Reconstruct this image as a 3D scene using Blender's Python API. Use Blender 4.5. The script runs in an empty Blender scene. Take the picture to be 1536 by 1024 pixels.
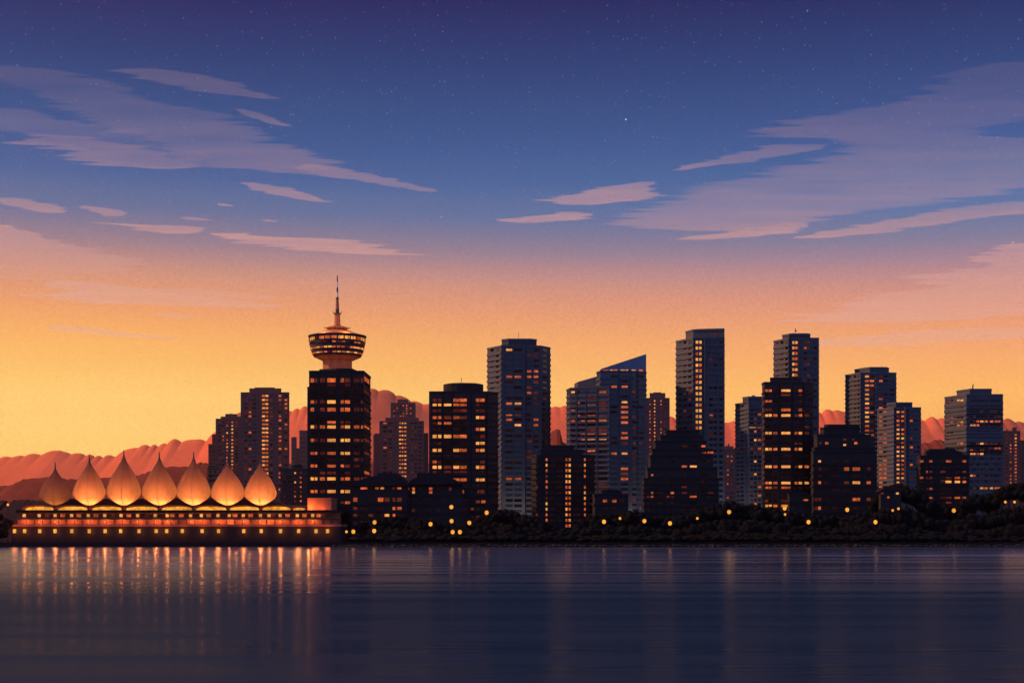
import bpy, bmesh, math, random
from mathutils import Vector, Matrix
from mathutils import noise as mnoise

# ------------------------------------------------------------------ basics
SC = bpy.context.scene
COL = SC.collection
F = 2270.0          # focal length in photo pixels
HOR = 800.0         # photo row of the horizon
H = 3.98            # camera height above the water
SHORE = 452.0       # distance of the quay edge
GZ = 1.2            # land level

def X(px, D): return (px - 768.0) * D / F
def Z(py, D): return H + (HOR - py) * D / F
def lin(c):
    return tuple(((v/255.0)/12.92 if v/255.0 <= 0.04045 else ((v/255.0+0.055)/1.055)**2.4) for v in c)

def link(o, parent=None):
    COL.objects.link(o)
    if parent is not None: o.parent = parent
    return o
def tag(o, label=None, cat=None, group=None, kind=None):
    if label: o['label'] = label
    if cat: o['category'] = cat
    if group: o['group'] = group
    if kind: o['kind'] = kind
    return o
def empty(name, loc):
    o = bpy.data.objects.new(name, None); o.location = loc
    o.empty_display_size = 1.0
    return link(o)

# ------------------------------------------------------------------ materials
def newmat(name):
    m = bpy.data.materials.new(name); m.use_nodes = True
    nt = m.node_tree; nt.nodes.clear()
    out = nt.nodes.new('ShaderNodeOutputMaterial')
    return m, nt, out
def N(nt, t, **kw):
    n = nt.nodes.new(t)
    for k, v in kw.items():
        if k in n.inputs: n.inputs[k].default_value = v
        else: setattr(n, k, v)
    return n
def wall_mat(name, col, rough=0.75, var=0.25, scale=0.35, spec=0.3, metallic=0.0):
    m, nt, out = newmat(name)
    tc = N(nt, 'ShaderNodeNewGeometry')
    no = N(nt, 'ShaderNodeTexNoise', Scale=scale, Detail=5.0, Roughness=0.65)
    no2 = N(nt, 'ShaderNodeTexNoise', Scale=scale*9, Detail=3.0)
    nt.links.new(tc.outputs['Position'], no.inputs['Vector'])
    nt.links.new(tc.outputs['Position'], no2.inputs['Vector'])
    ad = N(nt, 'ShaderNodeMath', operation='ADD')
    nt.links.new(no.outputs['Fac'], ad.inputs[0]); nt.links.new(no2.outputs['Fac'], ad.inputs[1])
    mr = N(nt, 'ShaderNodeMapRange'); mr.inputs[1].default_value = 0.6; mr.inputs[2].default_value = 1.4
    mr.inputs[3].default_value = 1-var; mr.inputs[4].default_value = 1+var
    nt.links.new(ad.outputs[0], mr.inputs[0])
    sc = N(nt, 'ShaderNodeVectorMath', operation='SCALE')
    sc.inputs[0].default_value = col
    nt.links.new(mr.outputs[0], sc.inputs['Scale'])
    b = N(nt, 'ShaderNodeBsdfPrincipled', Roughness=rough, Metallic=metallic)
    b.inputs['Specular IOR Level'].default_value = spec
    nt.links.new(sc.outputs[0], b.inputs['Base Color'])
    nt.links.new(b.outputs[0], out.inputs['Surface'])
    return m
def emit_mat(name, col, strength, var=0.45, scale=0.9, obj_random=0.5, sample='NONE'):
    """a lit interior seen through a pane: brightness differs between windows and within one"""
    m, nt, out = newmat(name)
    g = N(nt, 'ShaderNodeNewGeometry')
    no = N(nt, 'ShaderNodeTexNoise', Scale=scale, Detail=2.0, Roughness=0.7)
    nt.links.new(g.outputs['Position'], no.inputs['Vector'])
    mr = N(nt, 'ShaderNodeMapRange'); mr.inputs[1].default_value = 0.35; mr.inputs[2].default_value = 0.65
    mr.inputs[3].default_value = 1-var; mr.inputs[4].default_value = 1+var
    nt.links.new(no.outputs['Fac'], mr.inputs[0])
    oi = N(nt, 'ShaderNodeObjectInfo')
    mo = N(nt, 'ShaderNodeMapRange'); mo.inputs[3].default_value = 1-obj_random; mo.inputs[4].default_value = 1+obj_random*0.6
    nt.links.new(oi.outputs['Random'], mo.inputs[0])
    mu = N(nt, 'ShaderNodeMath', operation='MULTIPLY')
    nt.links.new(mr.outputs[0], mu.inputs[0]); nt.links.new(mo.outputs[0], mu.inputs[1])
    mu2 = N(nt, 'ShaderNodeMath', operation='MULTIPLY'); mu2.inputs[1].default_value = strength
    nt.links.new(mu.outputs[0], mu2.inputs[0])
    e = N(nt, 'ShaderNodeEmission'); e.inputs['Color'].default_value = (*col, 1)
    nt.links.new(mu2.outputs[0], e.inputs['Strength'])
    nt.links.new(e.outputs[0], out.inputs['Surface'])
    m.cycles.emission_sampling = sample
    return m

M = {}
M['near'] = wall_mat('dark_concrete', (0.019, 0.017, 0.021))
M['near_trim'] = wall_mat('dark_trim', (0.011, 0.010, 0.014))
M['near_warm'] = wall_mat('dark_brick', (0.045, 0.027, 0.029))
M['near_warm_trim'] = wall_mat('dark_brick_trim', (0.022, 0.016, 0.020))
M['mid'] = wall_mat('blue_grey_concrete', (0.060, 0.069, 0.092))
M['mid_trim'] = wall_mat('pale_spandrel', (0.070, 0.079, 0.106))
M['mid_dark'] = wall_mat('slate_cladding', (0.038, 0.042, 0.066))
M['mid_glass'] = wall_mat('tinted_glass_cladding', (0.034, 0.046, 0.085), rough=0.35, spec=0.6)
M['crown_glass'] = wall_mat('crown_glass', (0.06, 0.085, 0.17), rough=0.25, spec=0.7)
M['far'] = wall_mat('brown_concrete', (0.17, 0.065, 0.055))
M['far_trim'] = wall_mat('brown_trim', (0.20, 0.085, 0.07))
M['roofing'] = wall_mat('roofing', (0.025, 0.025, 0.032))
M['steel'] = wall_mat('painted_steel', (0.06, 0.05, 0.06), rough=0.5)
M['white_paint'] = wall_mat('white_paint', (0.75, 0.72, 0.66), rough=0.5)
M['podium'] = wall_mat('podium_plaster', (0.28, 0.10, 0.055))
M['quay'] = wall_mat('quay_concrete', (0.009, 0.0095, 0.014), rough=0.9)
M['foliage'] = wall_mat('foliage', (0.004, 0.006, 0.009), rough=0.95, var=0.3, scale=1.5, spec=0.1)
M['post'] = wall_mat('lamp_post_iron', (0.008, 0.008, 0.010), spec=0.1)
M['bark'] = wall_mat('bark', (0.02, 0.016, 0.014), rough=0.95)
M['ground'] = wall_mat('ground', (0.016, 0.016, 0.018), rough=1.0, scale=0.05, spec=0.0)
M['far_hill'] = wall_mat('far_hill_haze_tint', (0.62, 0.15, 0.075), rough=1.0, scale=0.002, spec=0.0, var=0.12)  # strong red base colour stands in for the haze glow on the ridge
M['near_hill'] = wall_mat('near_hill_woods', (0.15, 0.038, 0.030), rough=1.0, scale=0.006, spec=0.0, var=0.3)  # maroon of the woods also carries haze glow in its colour
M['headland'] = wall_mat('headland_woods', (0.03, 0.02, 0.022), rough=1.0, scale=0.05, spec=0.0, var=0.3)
M['b'] = emit_mat('window_bright', lin((255, 164, 80)), 0.92, var=0.3, obj_random=0.3)
M['m'] = emit_mat('window_amber', lin((245, 112, 58)), 0.62, obj_random=0.4)
M['d'] = emit_mat('window_dim', lin((225, 100, 75)), 0.12)
M['f'] = emit_mat('window_faint', lin((180, 110, 115)), 0.024)
M['o'] = wall_mat('window_dark_glass', (0.014, 0.013, 0.022), rough=0.15, spec=0.5)
M['lamp'] = emit_mat('lamp_globe', lin((255, 166, 62)), 1.15, var=0.15, obj_random=0.2)
M['quaylight'] = emit_mat('quay_window_light', lin((255, 168, 66)), 1.0, var=0.25, obj_random=0.25)
M['hall'] = emit_mat('hall_glazing', lin((255, 164, 58)), 1.0, var=0.45, scale=0.55, obj_random=0.15)

def sail_mat():
    m, nt, out = newmat('sail_fabric')
    d = N(nt, 'ShaderNodeBsdfDiffuse'); t = N(nt, 'ShaderNodeBsdfTranslucent')
    g = N(nt, 'ShaderNodeNewGeometry'); no = N(nt, 'ShaderNodeTexNoise', Scale=1.2, Detail=4.0)
    nt.links.new(g.outputs['Position'], no.inputs['Vector'])
    cr = N(nt, 'ShaderNodeMapRange'); cr.inputs[3].default_value = 0.85; cr.inputs[4].default_value = 1.15
    nt.links.new(no.outputs['Fac'], cr.inputs[0])
    for n, c in ((d, (0.09, 0.06, 0.075)), (t, (0.60, 0.28, 0.20))):
        s = N(nt, 'ShaderNodeVectorMath', operation='SCALE'); s.inputs[0].default_value = c
        nt.links.new(cr.outputs[0], s.inputs['Scale']); nt.links.new(s.outputs[0], n.inputs['Color'])
    mx = N(nt, 'ShaderNodeMixShader'); mx.inputs[0].default_value = 0.55
    nt.links.new(d.outputs[0], mx.inputs[1]); nt.links.new(t.outputs[0], mx.inputs[2])
    nt.links.new(mx.outputs[0], out.inputs['Surface'])
    return m
M['sail'] = sail_mat()

def cloud_mat():
    m, nt, out = newmat('cirrus')
    at = N(nt, 'ShaderNodeAttribute', attribute_name='cover')
    g = N(nt, 'ShaderNodeNewGeometry')
    mp = N(nt, 'ShaderNodeMapping'); mp.inputs['Scale'].default_value = (0.0006, 0.0022, 0.001)
    no = N(nt, 'ShaderNodeTexNoise', Scale=1.0, Detail=6.0, Roughness=0.6)
    nt.links.new(g.outputs['Position'], mp.inputs[0]); nt.links.new(mp.outputs[0], no.inputs['Vector'])
    mr = N(nt, 'ShaderNodeMapRange'); mr.inputs[1].default_value = 0.3; mr.inputs[2].default_value = 0.7
    mr.inputs[3].default_value = 0.55; mr.inputs[4].default_value = 1.35
    nt.links.new(no.outputs['Fac'], mr.inputs[0])
    mu = N(nt, 'ShaderNodeMath', operation='MULTIPLY', use_clamp=True)
    nt.links.new(at.outputs['Fac'], mu.inputs[0]); nt.links.new(mr.outputs[0], mu.inputs[1])
    tr = N(nt, 'ShaderNodeBsdfTransparent')
    d = N(nt, 'ShaderNodeBsdfDiffuse'); d.inputs['Color'].default_value = (0.9, 0.9, 0.9, 1)
    t = N(nt, 'ShaderNodeBsdfTranslucent'); t.inputs['Color'].default_value = (0.9, 0.9, 0.9, 1)
    mx = N(nt, 'ShaderNodeMixShader'); mx.inputs[0].default_value = 0.6
    nt.links.new(d.outputs[0], mx.inputs[1]); nt.links.new(t.outputs[0], mx.inputs[2])
    m2 = N(nt, 'ShaderNodeMixShader')
    nt.links.new(mu.outputs[0], m2.inputs[0]); nt.links.new(tr.outputs[0], m2.inputs[1]); nt.links.new(mx.outputs[0], m2.inputs[2])
    nt.links.new(m2.outputs[0], out.inputs['Surface'])
    return m
M['cloud'] = cloud_mat()

def water_mat():
    m, nt, out = newmat('harbour_water')
    g = N(nt, 'ShaderNodeNewGeometry')
    def tex(sc, det, rough=0.55):
        mp = N(nt, 'ShaderNodeMapping'); mp.inputs['Scale'].default_value = sc
        no = N(nt, 'ShaderNodeTexNoise', Scale=1.0, Detail=det, Roughness=rough)
        nt.links.new(g.outputs['Position'], mp.inputs[0]); nt.links.new(mp.outputs[0], no.inputs['Vector'])
        return no
    a = tex((0.25, 0.9, 1), 4.0); b = tex((0.008, 0.16, 1), 5.0)
    b1 = N(nt, 'ShaderNodeBump', Strength=WAVE[0], Distance=WAVE[1]); nt.links.new(a.outputs['Fac'], b1.inputs['Height'])
    # calm slicks: long flat patches with less ripple
    mr = N(nt, 'ShaderNodeMapRange'); mr.inputs[1].default_value = 0.42; mr.inputs[2].default_value = 0.6
    mr.inputs[3].default_value = RGH[0]; mr.inputs[4].default_value = RGH[1]
    nt.links.new(b.outputs['Fac'], mr.inputs[0])
    d = N(nt, 'ShaderNodeBsdfDiffuse'); d.inputs['Color'].default_value = (*WDIFF, 1)
    gl = N(nt, 'ShaderNodeBsdfGlossy'); gl.inputs['Color'].default_value = (*WGLOSS, 1)
    nt.links.new(mr.outputs[0], gl.inputs['Roughness']); nt.links.new(b1.outputs[0], gl.inputs['Normal'])
    fr = N(nt, 'ShaderNodeFresnel', IOR=1.33)
    fm = N(nt, 'ShaderNodeMapRange', interpolation_type='SMOOTHSTEP'); fm.inputs[1].default_value = 0.75; fm.inputs[2].default_value = 0.965
    fm.inputs[3].default_value = WF[0]; fm.inputs[4].default_value = WF[1]
    nt.links.new(fr.outputs[0], fm.inputs[0])
    mx = N(nt, 'ShaderNodeMixShader'); nt.links.new(fm.outputs[0], mx.inputs[0])
    nt.links.new(d.outputs[0], mx.inputs[1]); nt.links.new(gl.outputs[0], mx.inputs[2])
    nt.links.new(mx.outputs[0], out.inputs['Surface'])
    return m
WAVE = (0.22, 0.20); RGH = (0.10, 0.24); WDIFF = (0.007, 0.020, 0.052); WGLOSS = (0.72, 0.76, 0.92); WF = (0.05, 0.62)

# ------------------------------------------------------------------ mesh collector
class MB:
    def __init__(s, origin=(0, 0, 0)):
        s.v = []; s.f = []; s.mi = []; s.mats = []; s.o = Vector(origin)
    def _m(s, mat):
        if mat not in s.mats: s.mats.append(mat)
        return s.mats.index(mat)
    def add(s, vs, fs, mat):
        k = len(s.v); s.v += [Vector(p) - s.o for p in vs]
        i = s._m(mat)
        for f in fs: s.f.append([k+j for j in f]); s.mi.append(i)
    def box(s, c, size, mat, ang=0.0):
        cx, cy, cz = c; sx, sy, sz = (q/2 for q in size); ca, sa = math.cos(ang), math.sin(ang)
        vs = []
        for dz in (-sz, sz):
            for dx, dy in ((-sx, -sy), (sx, -sy), (sx, sy), (-sx, sy)):
                vs.append((cx+dx*ca-dy*sa, cy+dx*sa+dy*ca, cz+dz))
        s.add(vs, [(0,3,2,1),(4,5,6,7),(0,1,5,4),(1,2,6,5),(2,3,7,6),(3,0,4,7)], mat)
    def prism(s, plan, z0, z1, mat, ztop=None):
        """plan: list of (x,y); z1 may be a list of heights per corner"""
        n = len(plan)
        zt = z1 if isinstance(z1, (list, tuple)) else [z1]*n
        vs = [(x, y, z0) for x, y in plan] + [(plan[i][0], plan[i][1], zt[i]) for i in range(n)]
        fs = [tuple(range(n-1, -1, -1)), tuple(range(n, 2*n))] + [(i, (i+1) % n, n+(i+1) % n, n+i) for i in range(n)]
        s.add(vs, fs, mat)
    def tube(s, pts, rads, mat, seg=6):
        pts = [Vector(p) for p in pts]
        vs = []; fs = []
        for i, p in enumerate(pts):
            d = (pts[min(i+1, len(pts)-1)] - pts[max(i-1, 0)]).normalized()
            u = d.orthogonal().normalized() if abs(d.z) < 0.99 else Vector((1, 0, 0))
            if abs(d.z) >= 0.99: w = Vector((0, 1, 0))
            else: w = d.cross(u)
            r = rads[i] if isinstance(rads, (list, tuple)) else rads
            for k in range(seg):
                a = 2*math.pi*k/seg
                vs.append(p + u*math.cos(a)*r + w*math.sin(a)*r)
        for i in range(len(pts)-1):
            for k in range(seg):
                k2 = (k+1) % seg
                fs.append((i*seg+k, i*seg+k2, (i+1)*seg+k2, (i+1)*seg+k))
        fs.append(tuple(range(seg-1, -1, -1))); fs.append(tuple(range((len(pts)-1)*seg, len(pts)*seg)))
        s.add(vs, fs, mat)
    def lathe(s, c, prof, mat, seg=32, ey=1.0, caps=True):
        """prof: (r,z) from bottom to top around (cx,cy)"""
        vs = []; fs = []
        for r, z in prof:
            for k in range(seg):
                a = 2*math.pi*k/seg
                vs.append((c[0]+r*math.cos(a), c[1]+r*math.sin(a)*ey, z))
        for i in range(len(prof)-1):
            for k in range(seg):
                k2 = (k+1) % seg
                fs.append((i*seg+k, i*seg+k2, (i+1)*seg+k2, (i+1)*seg+k))
        if caps:
            fs.append(tuple(range(seg-1, -1, -1))); fs.append(tuple(range((len(prof)-1)*seg, len(prof)*seg)))
        s.add(vs, fs, mat)
    def build(s, name, parent=None, smooth=False):
        me = bpy.data.meshes.new(name)
        me.from_pydata([tuple(v) for v in s.v], [], s.f)
        for m in s.mats: me.materials.append(m)
        me.polygons.foreach_set('material_index', s.mi)
        if smooth: me.polygons.foreach_set('use_smooth', [True]*len(me.polygons))
        me.update()
        bm = bmesh.new(); bm.from_mesh(me); bmesh.ops.recalc_face_normals(bm, faces=bm.faces); bm.to_mesh(me); bm.free()
        o = bpy.data.objects.new(name, me)
        link(o, parent)
        if parent is None: o.location = s.o
        return o

def point_light(name, loc, energy, col, parent=None, radius=0.5):
    l = bpy.data.lights.new(name, 'POINT'); l.energy = energy; l.color = col; l.shadow_soft_size = radius
    o = bpy.data.objects.new(name, l); link(o)
    if parent is not None:
        o.parent = parent; o.location = Vector(loc) - parent.location
    else: o.location = loc
    return o

# unit window meshes, one per brightness, shared by every window
def unit_box(mat):
    b = MB(); b.box((0, 0, 0), (1, 1, 1), mat)
    me = bpy.data.meshes.new('window'); me.from_pydata([tuple(v) for v in b.v], [], b.f); me.materials.append(mat); me.update()
    return me
UNIT = {k: unit_box(M[k]) for k in 'bmdfo'}
UNIT['q'] = unit_box(M['quaylight'])
RANK = {'q': 0, 'b': 0, 'm': 1, 'd': 2, 'f': 3, 'o': 4}

# ------------------------------------------------------------------ buildings
class Building:
    def __init__(s, name, label, D, px, cat='tower', group=None, wall='near', trim='near_trim'):
        s.D = D; s.root = empty(name, (X(px, D), D, GZ)); tag(s.root, label, cat, group)
        s.w = MB(s.root.location); s.wall = M[wall]; s.trim = M[trim]; s.wins = []; s.name = name
    def poly(s, line, depth):
        """line: visible front as (px, extra distance); closed straight behind"""
        D = s.D
        pts = [(X(p, D+d), D+d) for p, d in line]
        back = D + max(depth, max(d for p, d in line) + 0.5)
        # ends whose return wall would show past the corner splay inwards a little, like a chamfered plan
        xr = pts[-1][0] if line[-1][0] >= 768 else X(line[-1][0]-2.5, back)
        xl = pts[0][0] if line[0][0] <= 768 else X(line[0][0]+2.5, back)
        return pts, pts + [(xr, back), (xl, back)]
    def box_line(s, p0, p1, depth):
        """a square block whose silhouette spans p0..p1: the side facing the camera axis shows"""
        return [(p0, 0), (p1, 0)]
    def block(s, line, ytop, ybot=None, depth=20, wall=None, slope=None, into=None):
        pts, plan = s.poly(line, depth)
        z1 = Z(ytop, s.D)
        z0 = GZ if ybot is None else Z(ybot, s.D)
        zt = z1
        if slope:       # (y at left, y at right)
            za, zb = Z(slope[0], s.D), Z(slope[1], s.D)
            x0, x1 = pts[0][0], max(p[0] for p in pts)
            zt = [za + (zb-za)*(p[0]-x0)/(x1-x0) for p in plan]
        (into or s.w).prism(plan, z0, zt, wall or s.wall)
        if not slope and (into is None):      # parapet
            for i in range(len(pts)-1):
                s.strip(pts[i], pts[i+1], z1-0.02, 0.7, 0.18, s.trim)
        return {'pts': pts, 'ytop': ytop, 'z0': z0, 'z1': z1}
    def strip(s, a, b, z, h, proud, mat, into=None):
        a = Vector((*a, 0)); b = Vector((*b, 0)); d = b-a; L = d.length
        if L < 0.4: return
        n = Vector((d.y, -d.x, 0)).normalized()
        if n.y > 0 and abs(n.y) > 0.02: n = -n
        c = (a+b)/2 + n*(proud/2 - 0.1)
        (into or s.w).box((c.x, c.y, z), (L+0.02, proud+0.2, h), mat, math.atan2(d.y, d.x))
    def face(s, blk, px):
        k = (px-768.0)/F
        P = blk['pts']
        for i in range(len(P)-1):
            a, b = P[i], P[i+1]
            pa, pb = a[0]/a[1]*F+768, b[0]/b[1]*F+768
            if pa - 0.3 <= px <= pb + 0.3: return a, b
        return None
    def at(s, a, b, px):
        k = (px-768.0)/F
        dx, dy = b[0]-a[0], b[1]-a[1]
        t = (k*a[1]-a[0])/(dx-k*dy)
        return Vector((a[0]+dx*t, a[1]+dy*t, 0))
    def window(s, blk, x0, x1, yc, h, lev):
        if lev in ' .': return
        fc = s.face(blk, (x0+x1)/2)
        if not fc: return
        a, b = fc
        p, q = s.at(a, b, x0), s.at(a, b, x1)
        c = (p+q)/2; d = Vector((b[0]-a[0], b[1]-a[1], 0)); ang = math.atan2(d.y, d.x)
        n = Vector((d.y, -d.x, 0)).normalized()
        if n.y > 0 and abs(n.y) > 0.02: n = -n
        zc = Z(yc, c.y)
        s.wins.append((RANK[lev], lev, c + n*0.02 + Vector((0, 0, zc)), ((q-p).length, 0.16, h*c.y/F), ang))
    def rows(s, blk, cols, rows, band=True):
        ys = []
        for y, h, pat in rows:
            ys.append((y, h))
            for (x0, x1), ch in zip(cols, pat): s.window(blk, x0, x1, y, h, ch)
        if band:
            for (ya, ha), (yb, hb) in zip(ys[:-1], ys[1:]):
                gap = (yb-hb/2)-(ya+ha/2)
                if gap > 1.5: s.bands(blk, [(ya+ha/2+yb-hb/2)/2], min(gap*0.5, 3.0))
    def bands(s, blk, ys, h, proud=0.3, mat=None):
        for y in ys:
            for i in range(len(blk['pts'])-1):
                a, b = blk['pts'][i], blk['pts'][i+1]
                s.strip(a, b, Z(y, s.D), h*s.D/F, proud, mat or s.trim)
    def grid(s, blk, cols, y0, y1, pitch, h, weights, seed=0, band=0.35, mat=None):
        """cols: (x0,x1,weights or None); weights: string the level is drawn from"""
        r = random.Random(seed)
        y = y0
        while y <= y1:
            roww = r.random()
            for c in cols:
                w = c[2] if len(c) > 2 and c[2] else weights
                s.window(blk, c[0], c[1], y, h, r.choice(w))
            if band: s.bands(blk, [y+pitch/2], pitch*band, mat=mat)
            y += pitch
    def piers(s, blk, pxs, w, y0, y1, mat=None, proud=0.42):
        for px in pxs:
            fc = s.face(blk, px)
            if not fc: continue
            p = s.at(*fc, px); a, b = fc
            ang = math.atan2(b[1]-a[1], b[0]-a[0])
            d = Vector((b[0]-a[0], b[1]-a[1], 0)); n = Vector((d.y, -d.x, 0)).normalized()
            if n.y > 0 and abs(n.y) > 0.02: n = -n
            za, zb = Z(y1, p.y), Z(y0, p.y)
            c = p + n*(proud/2-0.1)
            s.w.box((c.x, c.y, (za+zb)/2), (w*p.y/F, proud+0.2, zb-za), mat or s.trim, ang)
    def extra(s, name, fn, mats=None, smooth=False):
        b = MB(s.root.location); fn(b); return b.build(name, s.root, smooth)
    def finish(s):
        s.w.build('wall', s.root)
        ws = sorted(s.wins, key=lambda t: (t[0], -t[3][0]*t[3][2]))
        for rk, lev, c, size, ang in ws[:100]:
            o = bpy.data.objects.new('window', UNIT[lev]); link(o, s.root)
            o.location = c - s.root.location; o.rotation_euler = (0, 0, ang); o.scale = size
        if len(ws) > 100:
            b = MB(s.root.location)
            for rk, lev, c, size, ang in ws[100:]: b.box(tuple(c), size, M[lev], ang)
            o = b.build('window', s.root); o['kind'] = 'stuff'
        return s.root

def cols(*a): return list(a)

# =================================================================== THE CITY
# ---- N0: dark office tower carrying the observation pod
D0 = 500
T = Building('observation_tower', 'dark office tower topped by a glowing flying saucer lookout pod and antenna', D0, 508, 'observation tower')
lo = T.block([(461, 0), (545.2, 0), (556, 20)], 581.5, depth=26)
up = T.block([(463.5, 0.3), (545.2, 0.3), (555.8, 19.8)], 557, 581.7, depth=26)
T.block([(479.5, 3), (505, 0.9), (528, 0.9), (542, 14)], 553.6, 557.2, depth=20)
c9 = [(466, 471), (472.2, 476), (480, 487.5), (491, 503.5), (511, 516), (517.5, 525), (531, 539), (541.5, 544.5), (546.5, 553.5)]
T.rows(up, c9, [(570.2, 6, 'mddmmdddm'), (577.2, 4, 'fffdfdfff')], band=False)
T.rows(lo, c9, [(588, 5.5, 'ffffffffd'), (594, 3, 'ffff fffff'), (602.5, 5, 'mddbmmfdf'), (614, 5.5, 'm.dmmmddd'), (626, 3.5, 'fffffffff'),
    (633, 3.5, 'fffmddfff'), (640, 4.6, 'bdmbmbmmm'), (650, 4, 'fffff fff'), (660, 4.6, 'mddbbbddd'), (670, 4, 'ffff fffff'), (679.5, 4.2, 'mmdmbbdfd'), (689, 4.5, 'ffffffddf'),
    (698.5, 4.2, 'mmfmmddff'), (709, 4, 'ffddfdffm'), (717.7, 4.6, 'bbmbmmddd'), (727, 3.5, 'fffffffff'), (736.7, 4.6, 'mmdbbbf..')])
T.rows(lo, c9, [(753.5, 3.6, '....dm...'), (773, 3.6, '......dfd'), (783.5, 4, '......fff')], band=False)
T.piers(lo, [488.9, 477.7, 508, 528.3], 1.6, 583, 790, M['near_trim'])
T.piers(up, [488.9, 477.7, 508, 528.3], 1.6, 559, 581, M['near_trim'])
TC = (X(506, D0+13), D0+13); TD = D0+13
def tz(y): return Z(y, TD)
def tr(p): return p*TD/F
M['pod_shell'] = wall_mat('pod_shell', (0.035, 0.035, 0.055), rough=0.5)
M['pod_plaster'] = wall_mat('pod_plaster', (0.26, 0.115, 0.065), rough=0.7)
def shaft(b): b.lathe(TC, [(tr(22), tz(557)), (tr(22), tz(541))], M['pod_plaster'], 12)
T.extra('pod_drum', shaft)
def under(b): b.lathe(TC, [(tr(21.5), tz(541.2)), (tr(24), tz(540.5)), (tr(35.5), tz(535.2))], M['pod_plaster'], 40)
T.extra('pod_soffit', under, smooth=False)
def pod(b): b.lathe(TC, [(tr(35.5), tz(535.1)), (tr(38.5), tz(529)), (tr(40.5), tz(521)), (tr(42), tz(513.6))], M['pod_shell'], 48)
podo = T.extra('pod', pod)
# slanted window ring of the pod: one window each
def pod_ring(y, h, rfac, n, levs, parent, seed):
    r = random.Random(seed)
    for k in range(n):
        a = math.pi + (k+0.5)*math.pi/n
        lev = r.choice(levs)
        o = bpy.data.objects.new('window', UNIT[lev]); link(o, parent)
        R = tr(rfac) + 0.03
        o.location = Vector((TC[0]+R*math.cos(a), TC[1]+R*math.sin(a), tz(y))) - T.root.location
        o.rotation_euler = (0, 0, a+math.pi/2)
        o.scale = (math.pi*R/n*0.78, 0.22, tr(h))
pod_ring(531.4, 2.0, 37.3, 17, 'bmbmmd', podo, 3)
pod_ring(524.3, 2.4, 39.7, 19, 'mbmdmbm', podo, 5)
pod_ring(516.8, 2.2, 41.3, 19, 'ddfdmd', podo, 9)
def deck(b):
    b.lathe(TC, [(tr(39.5), tz(513.6)), (tr(40.5), tz(507))], M['pod_shell'], 48)
    for k in range(36):
        a = 2*math.pi*k/36; R = tr(42.2)
        b.box((TC[0]+R*math.cos(a), TC[1]+R*math.sin(a), tz(510.3)), (0.14, 0.14, tr(6.5)), M['pod_shell'], a)
deckp = T.extra('viewing_deck', deck)
pod_ring(510.2, 4.2, 40.6, 13, 'bmbmbd', deckp, 4)
def rim(b):
    b.lathe(TC, [(tr(42.4), tz(507)), (tr(43.6), tz(505.6)), (tr(43.6), tz(504.2))], M['pod_shell'], 48)
T.extra('roof_rim', rim)
def cone(b):
    b.lathe(TC, [(tr(42.5), tz(504.2)), (tr(30), tz(500.3)), (tr(18), tz(496)), (tr(9), tz(494)), (tr(4), tz(493))], M['pod_plaster'], 40)
T.extra('pod_roof', cone)
def cap(b):
    b.lathe(TC, [(tr(15), tz(493.6)), (tr(18.5), tz(492.2)), (tr(12), tz(490.2)), (tr(5.5), tz(488.6))], M['pod_plaster'], 32)
    for sx in (-1, 1):
        b.tube([(TC[0]+sx*tr(18.2), TC[1], tz(492.6)), (TC[0]+sx*tr(20), TC[1], tz(491))], 0.12, M['steel'], 5)
T.extra('pod_cap', cap)
def neck(b): b.lathe(TC, [(tr(5), tz(489)), (tr(4.6), tz(486)), (tr(4.2), tz(471))], M['pod_plaster'], 16)
T.extra('antenna_base', neck)
def ring(b):
    b.lathe(TC, [(tr(4.4), tz(471.4)), (tr(6.2), tz(470.6)), (tr(6.2), tz(469.8))], M['steel'], 20)
    for sx in (-1, 1): b.tube([(TC[0]+sx*tr(5.8), TC[1], tz(470)), (TC[0]+sx*tr(6.4), TC[1], tz(466.5))], 0.09, M['steel'], 5)
T.extra('antenna_platform', ring)
def ant(b):
    for r0, r1, y0, y1, mt in ((3, 2.8, 470, 463, 'steel'), (2.7, 2.1, 463, 449.5, 'pod_plaster'), (2.1, 2.3, 449.5, 446, 'steel'),
                              (1.7, 1.4, 446, 438.5, 'white_paint'), (1.3, 1.2, 438.5, 431, 'steel'), (1.1, 1.0, 431, 423, 'white_paint'), (0.9, 0.8, 423, 413.5, 'steel')):
        b.lathe(TC, [(tr(r0), tz(y0)), (tr(r1), tz(y1))], M[mt], 10)
T.extra('antenna', ant)
WARM = (1.0, 0.50, 0.20)
for k in range(5):
    a = math.pi*(1.1+0.2*k)
    point_light('pod_uplight', (TC[0]+tr(31)*math.cos(a), TC[1]+tr(31)*math.sin(a), tz(548)), 90, (1, 0.28, 0.07), T.root, 0.3)
for k in range(4):
    a = math.pi*(1.05+0.3*k)
    point_light('roof_uplight', (TC[0]+tr(40)*math.cos(a), TC[1]+tr(40)*math.sin(a), tz(498)), 1500, (1, 0.34, 0.08), T.root, 0.2)
T.finish()

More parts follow.
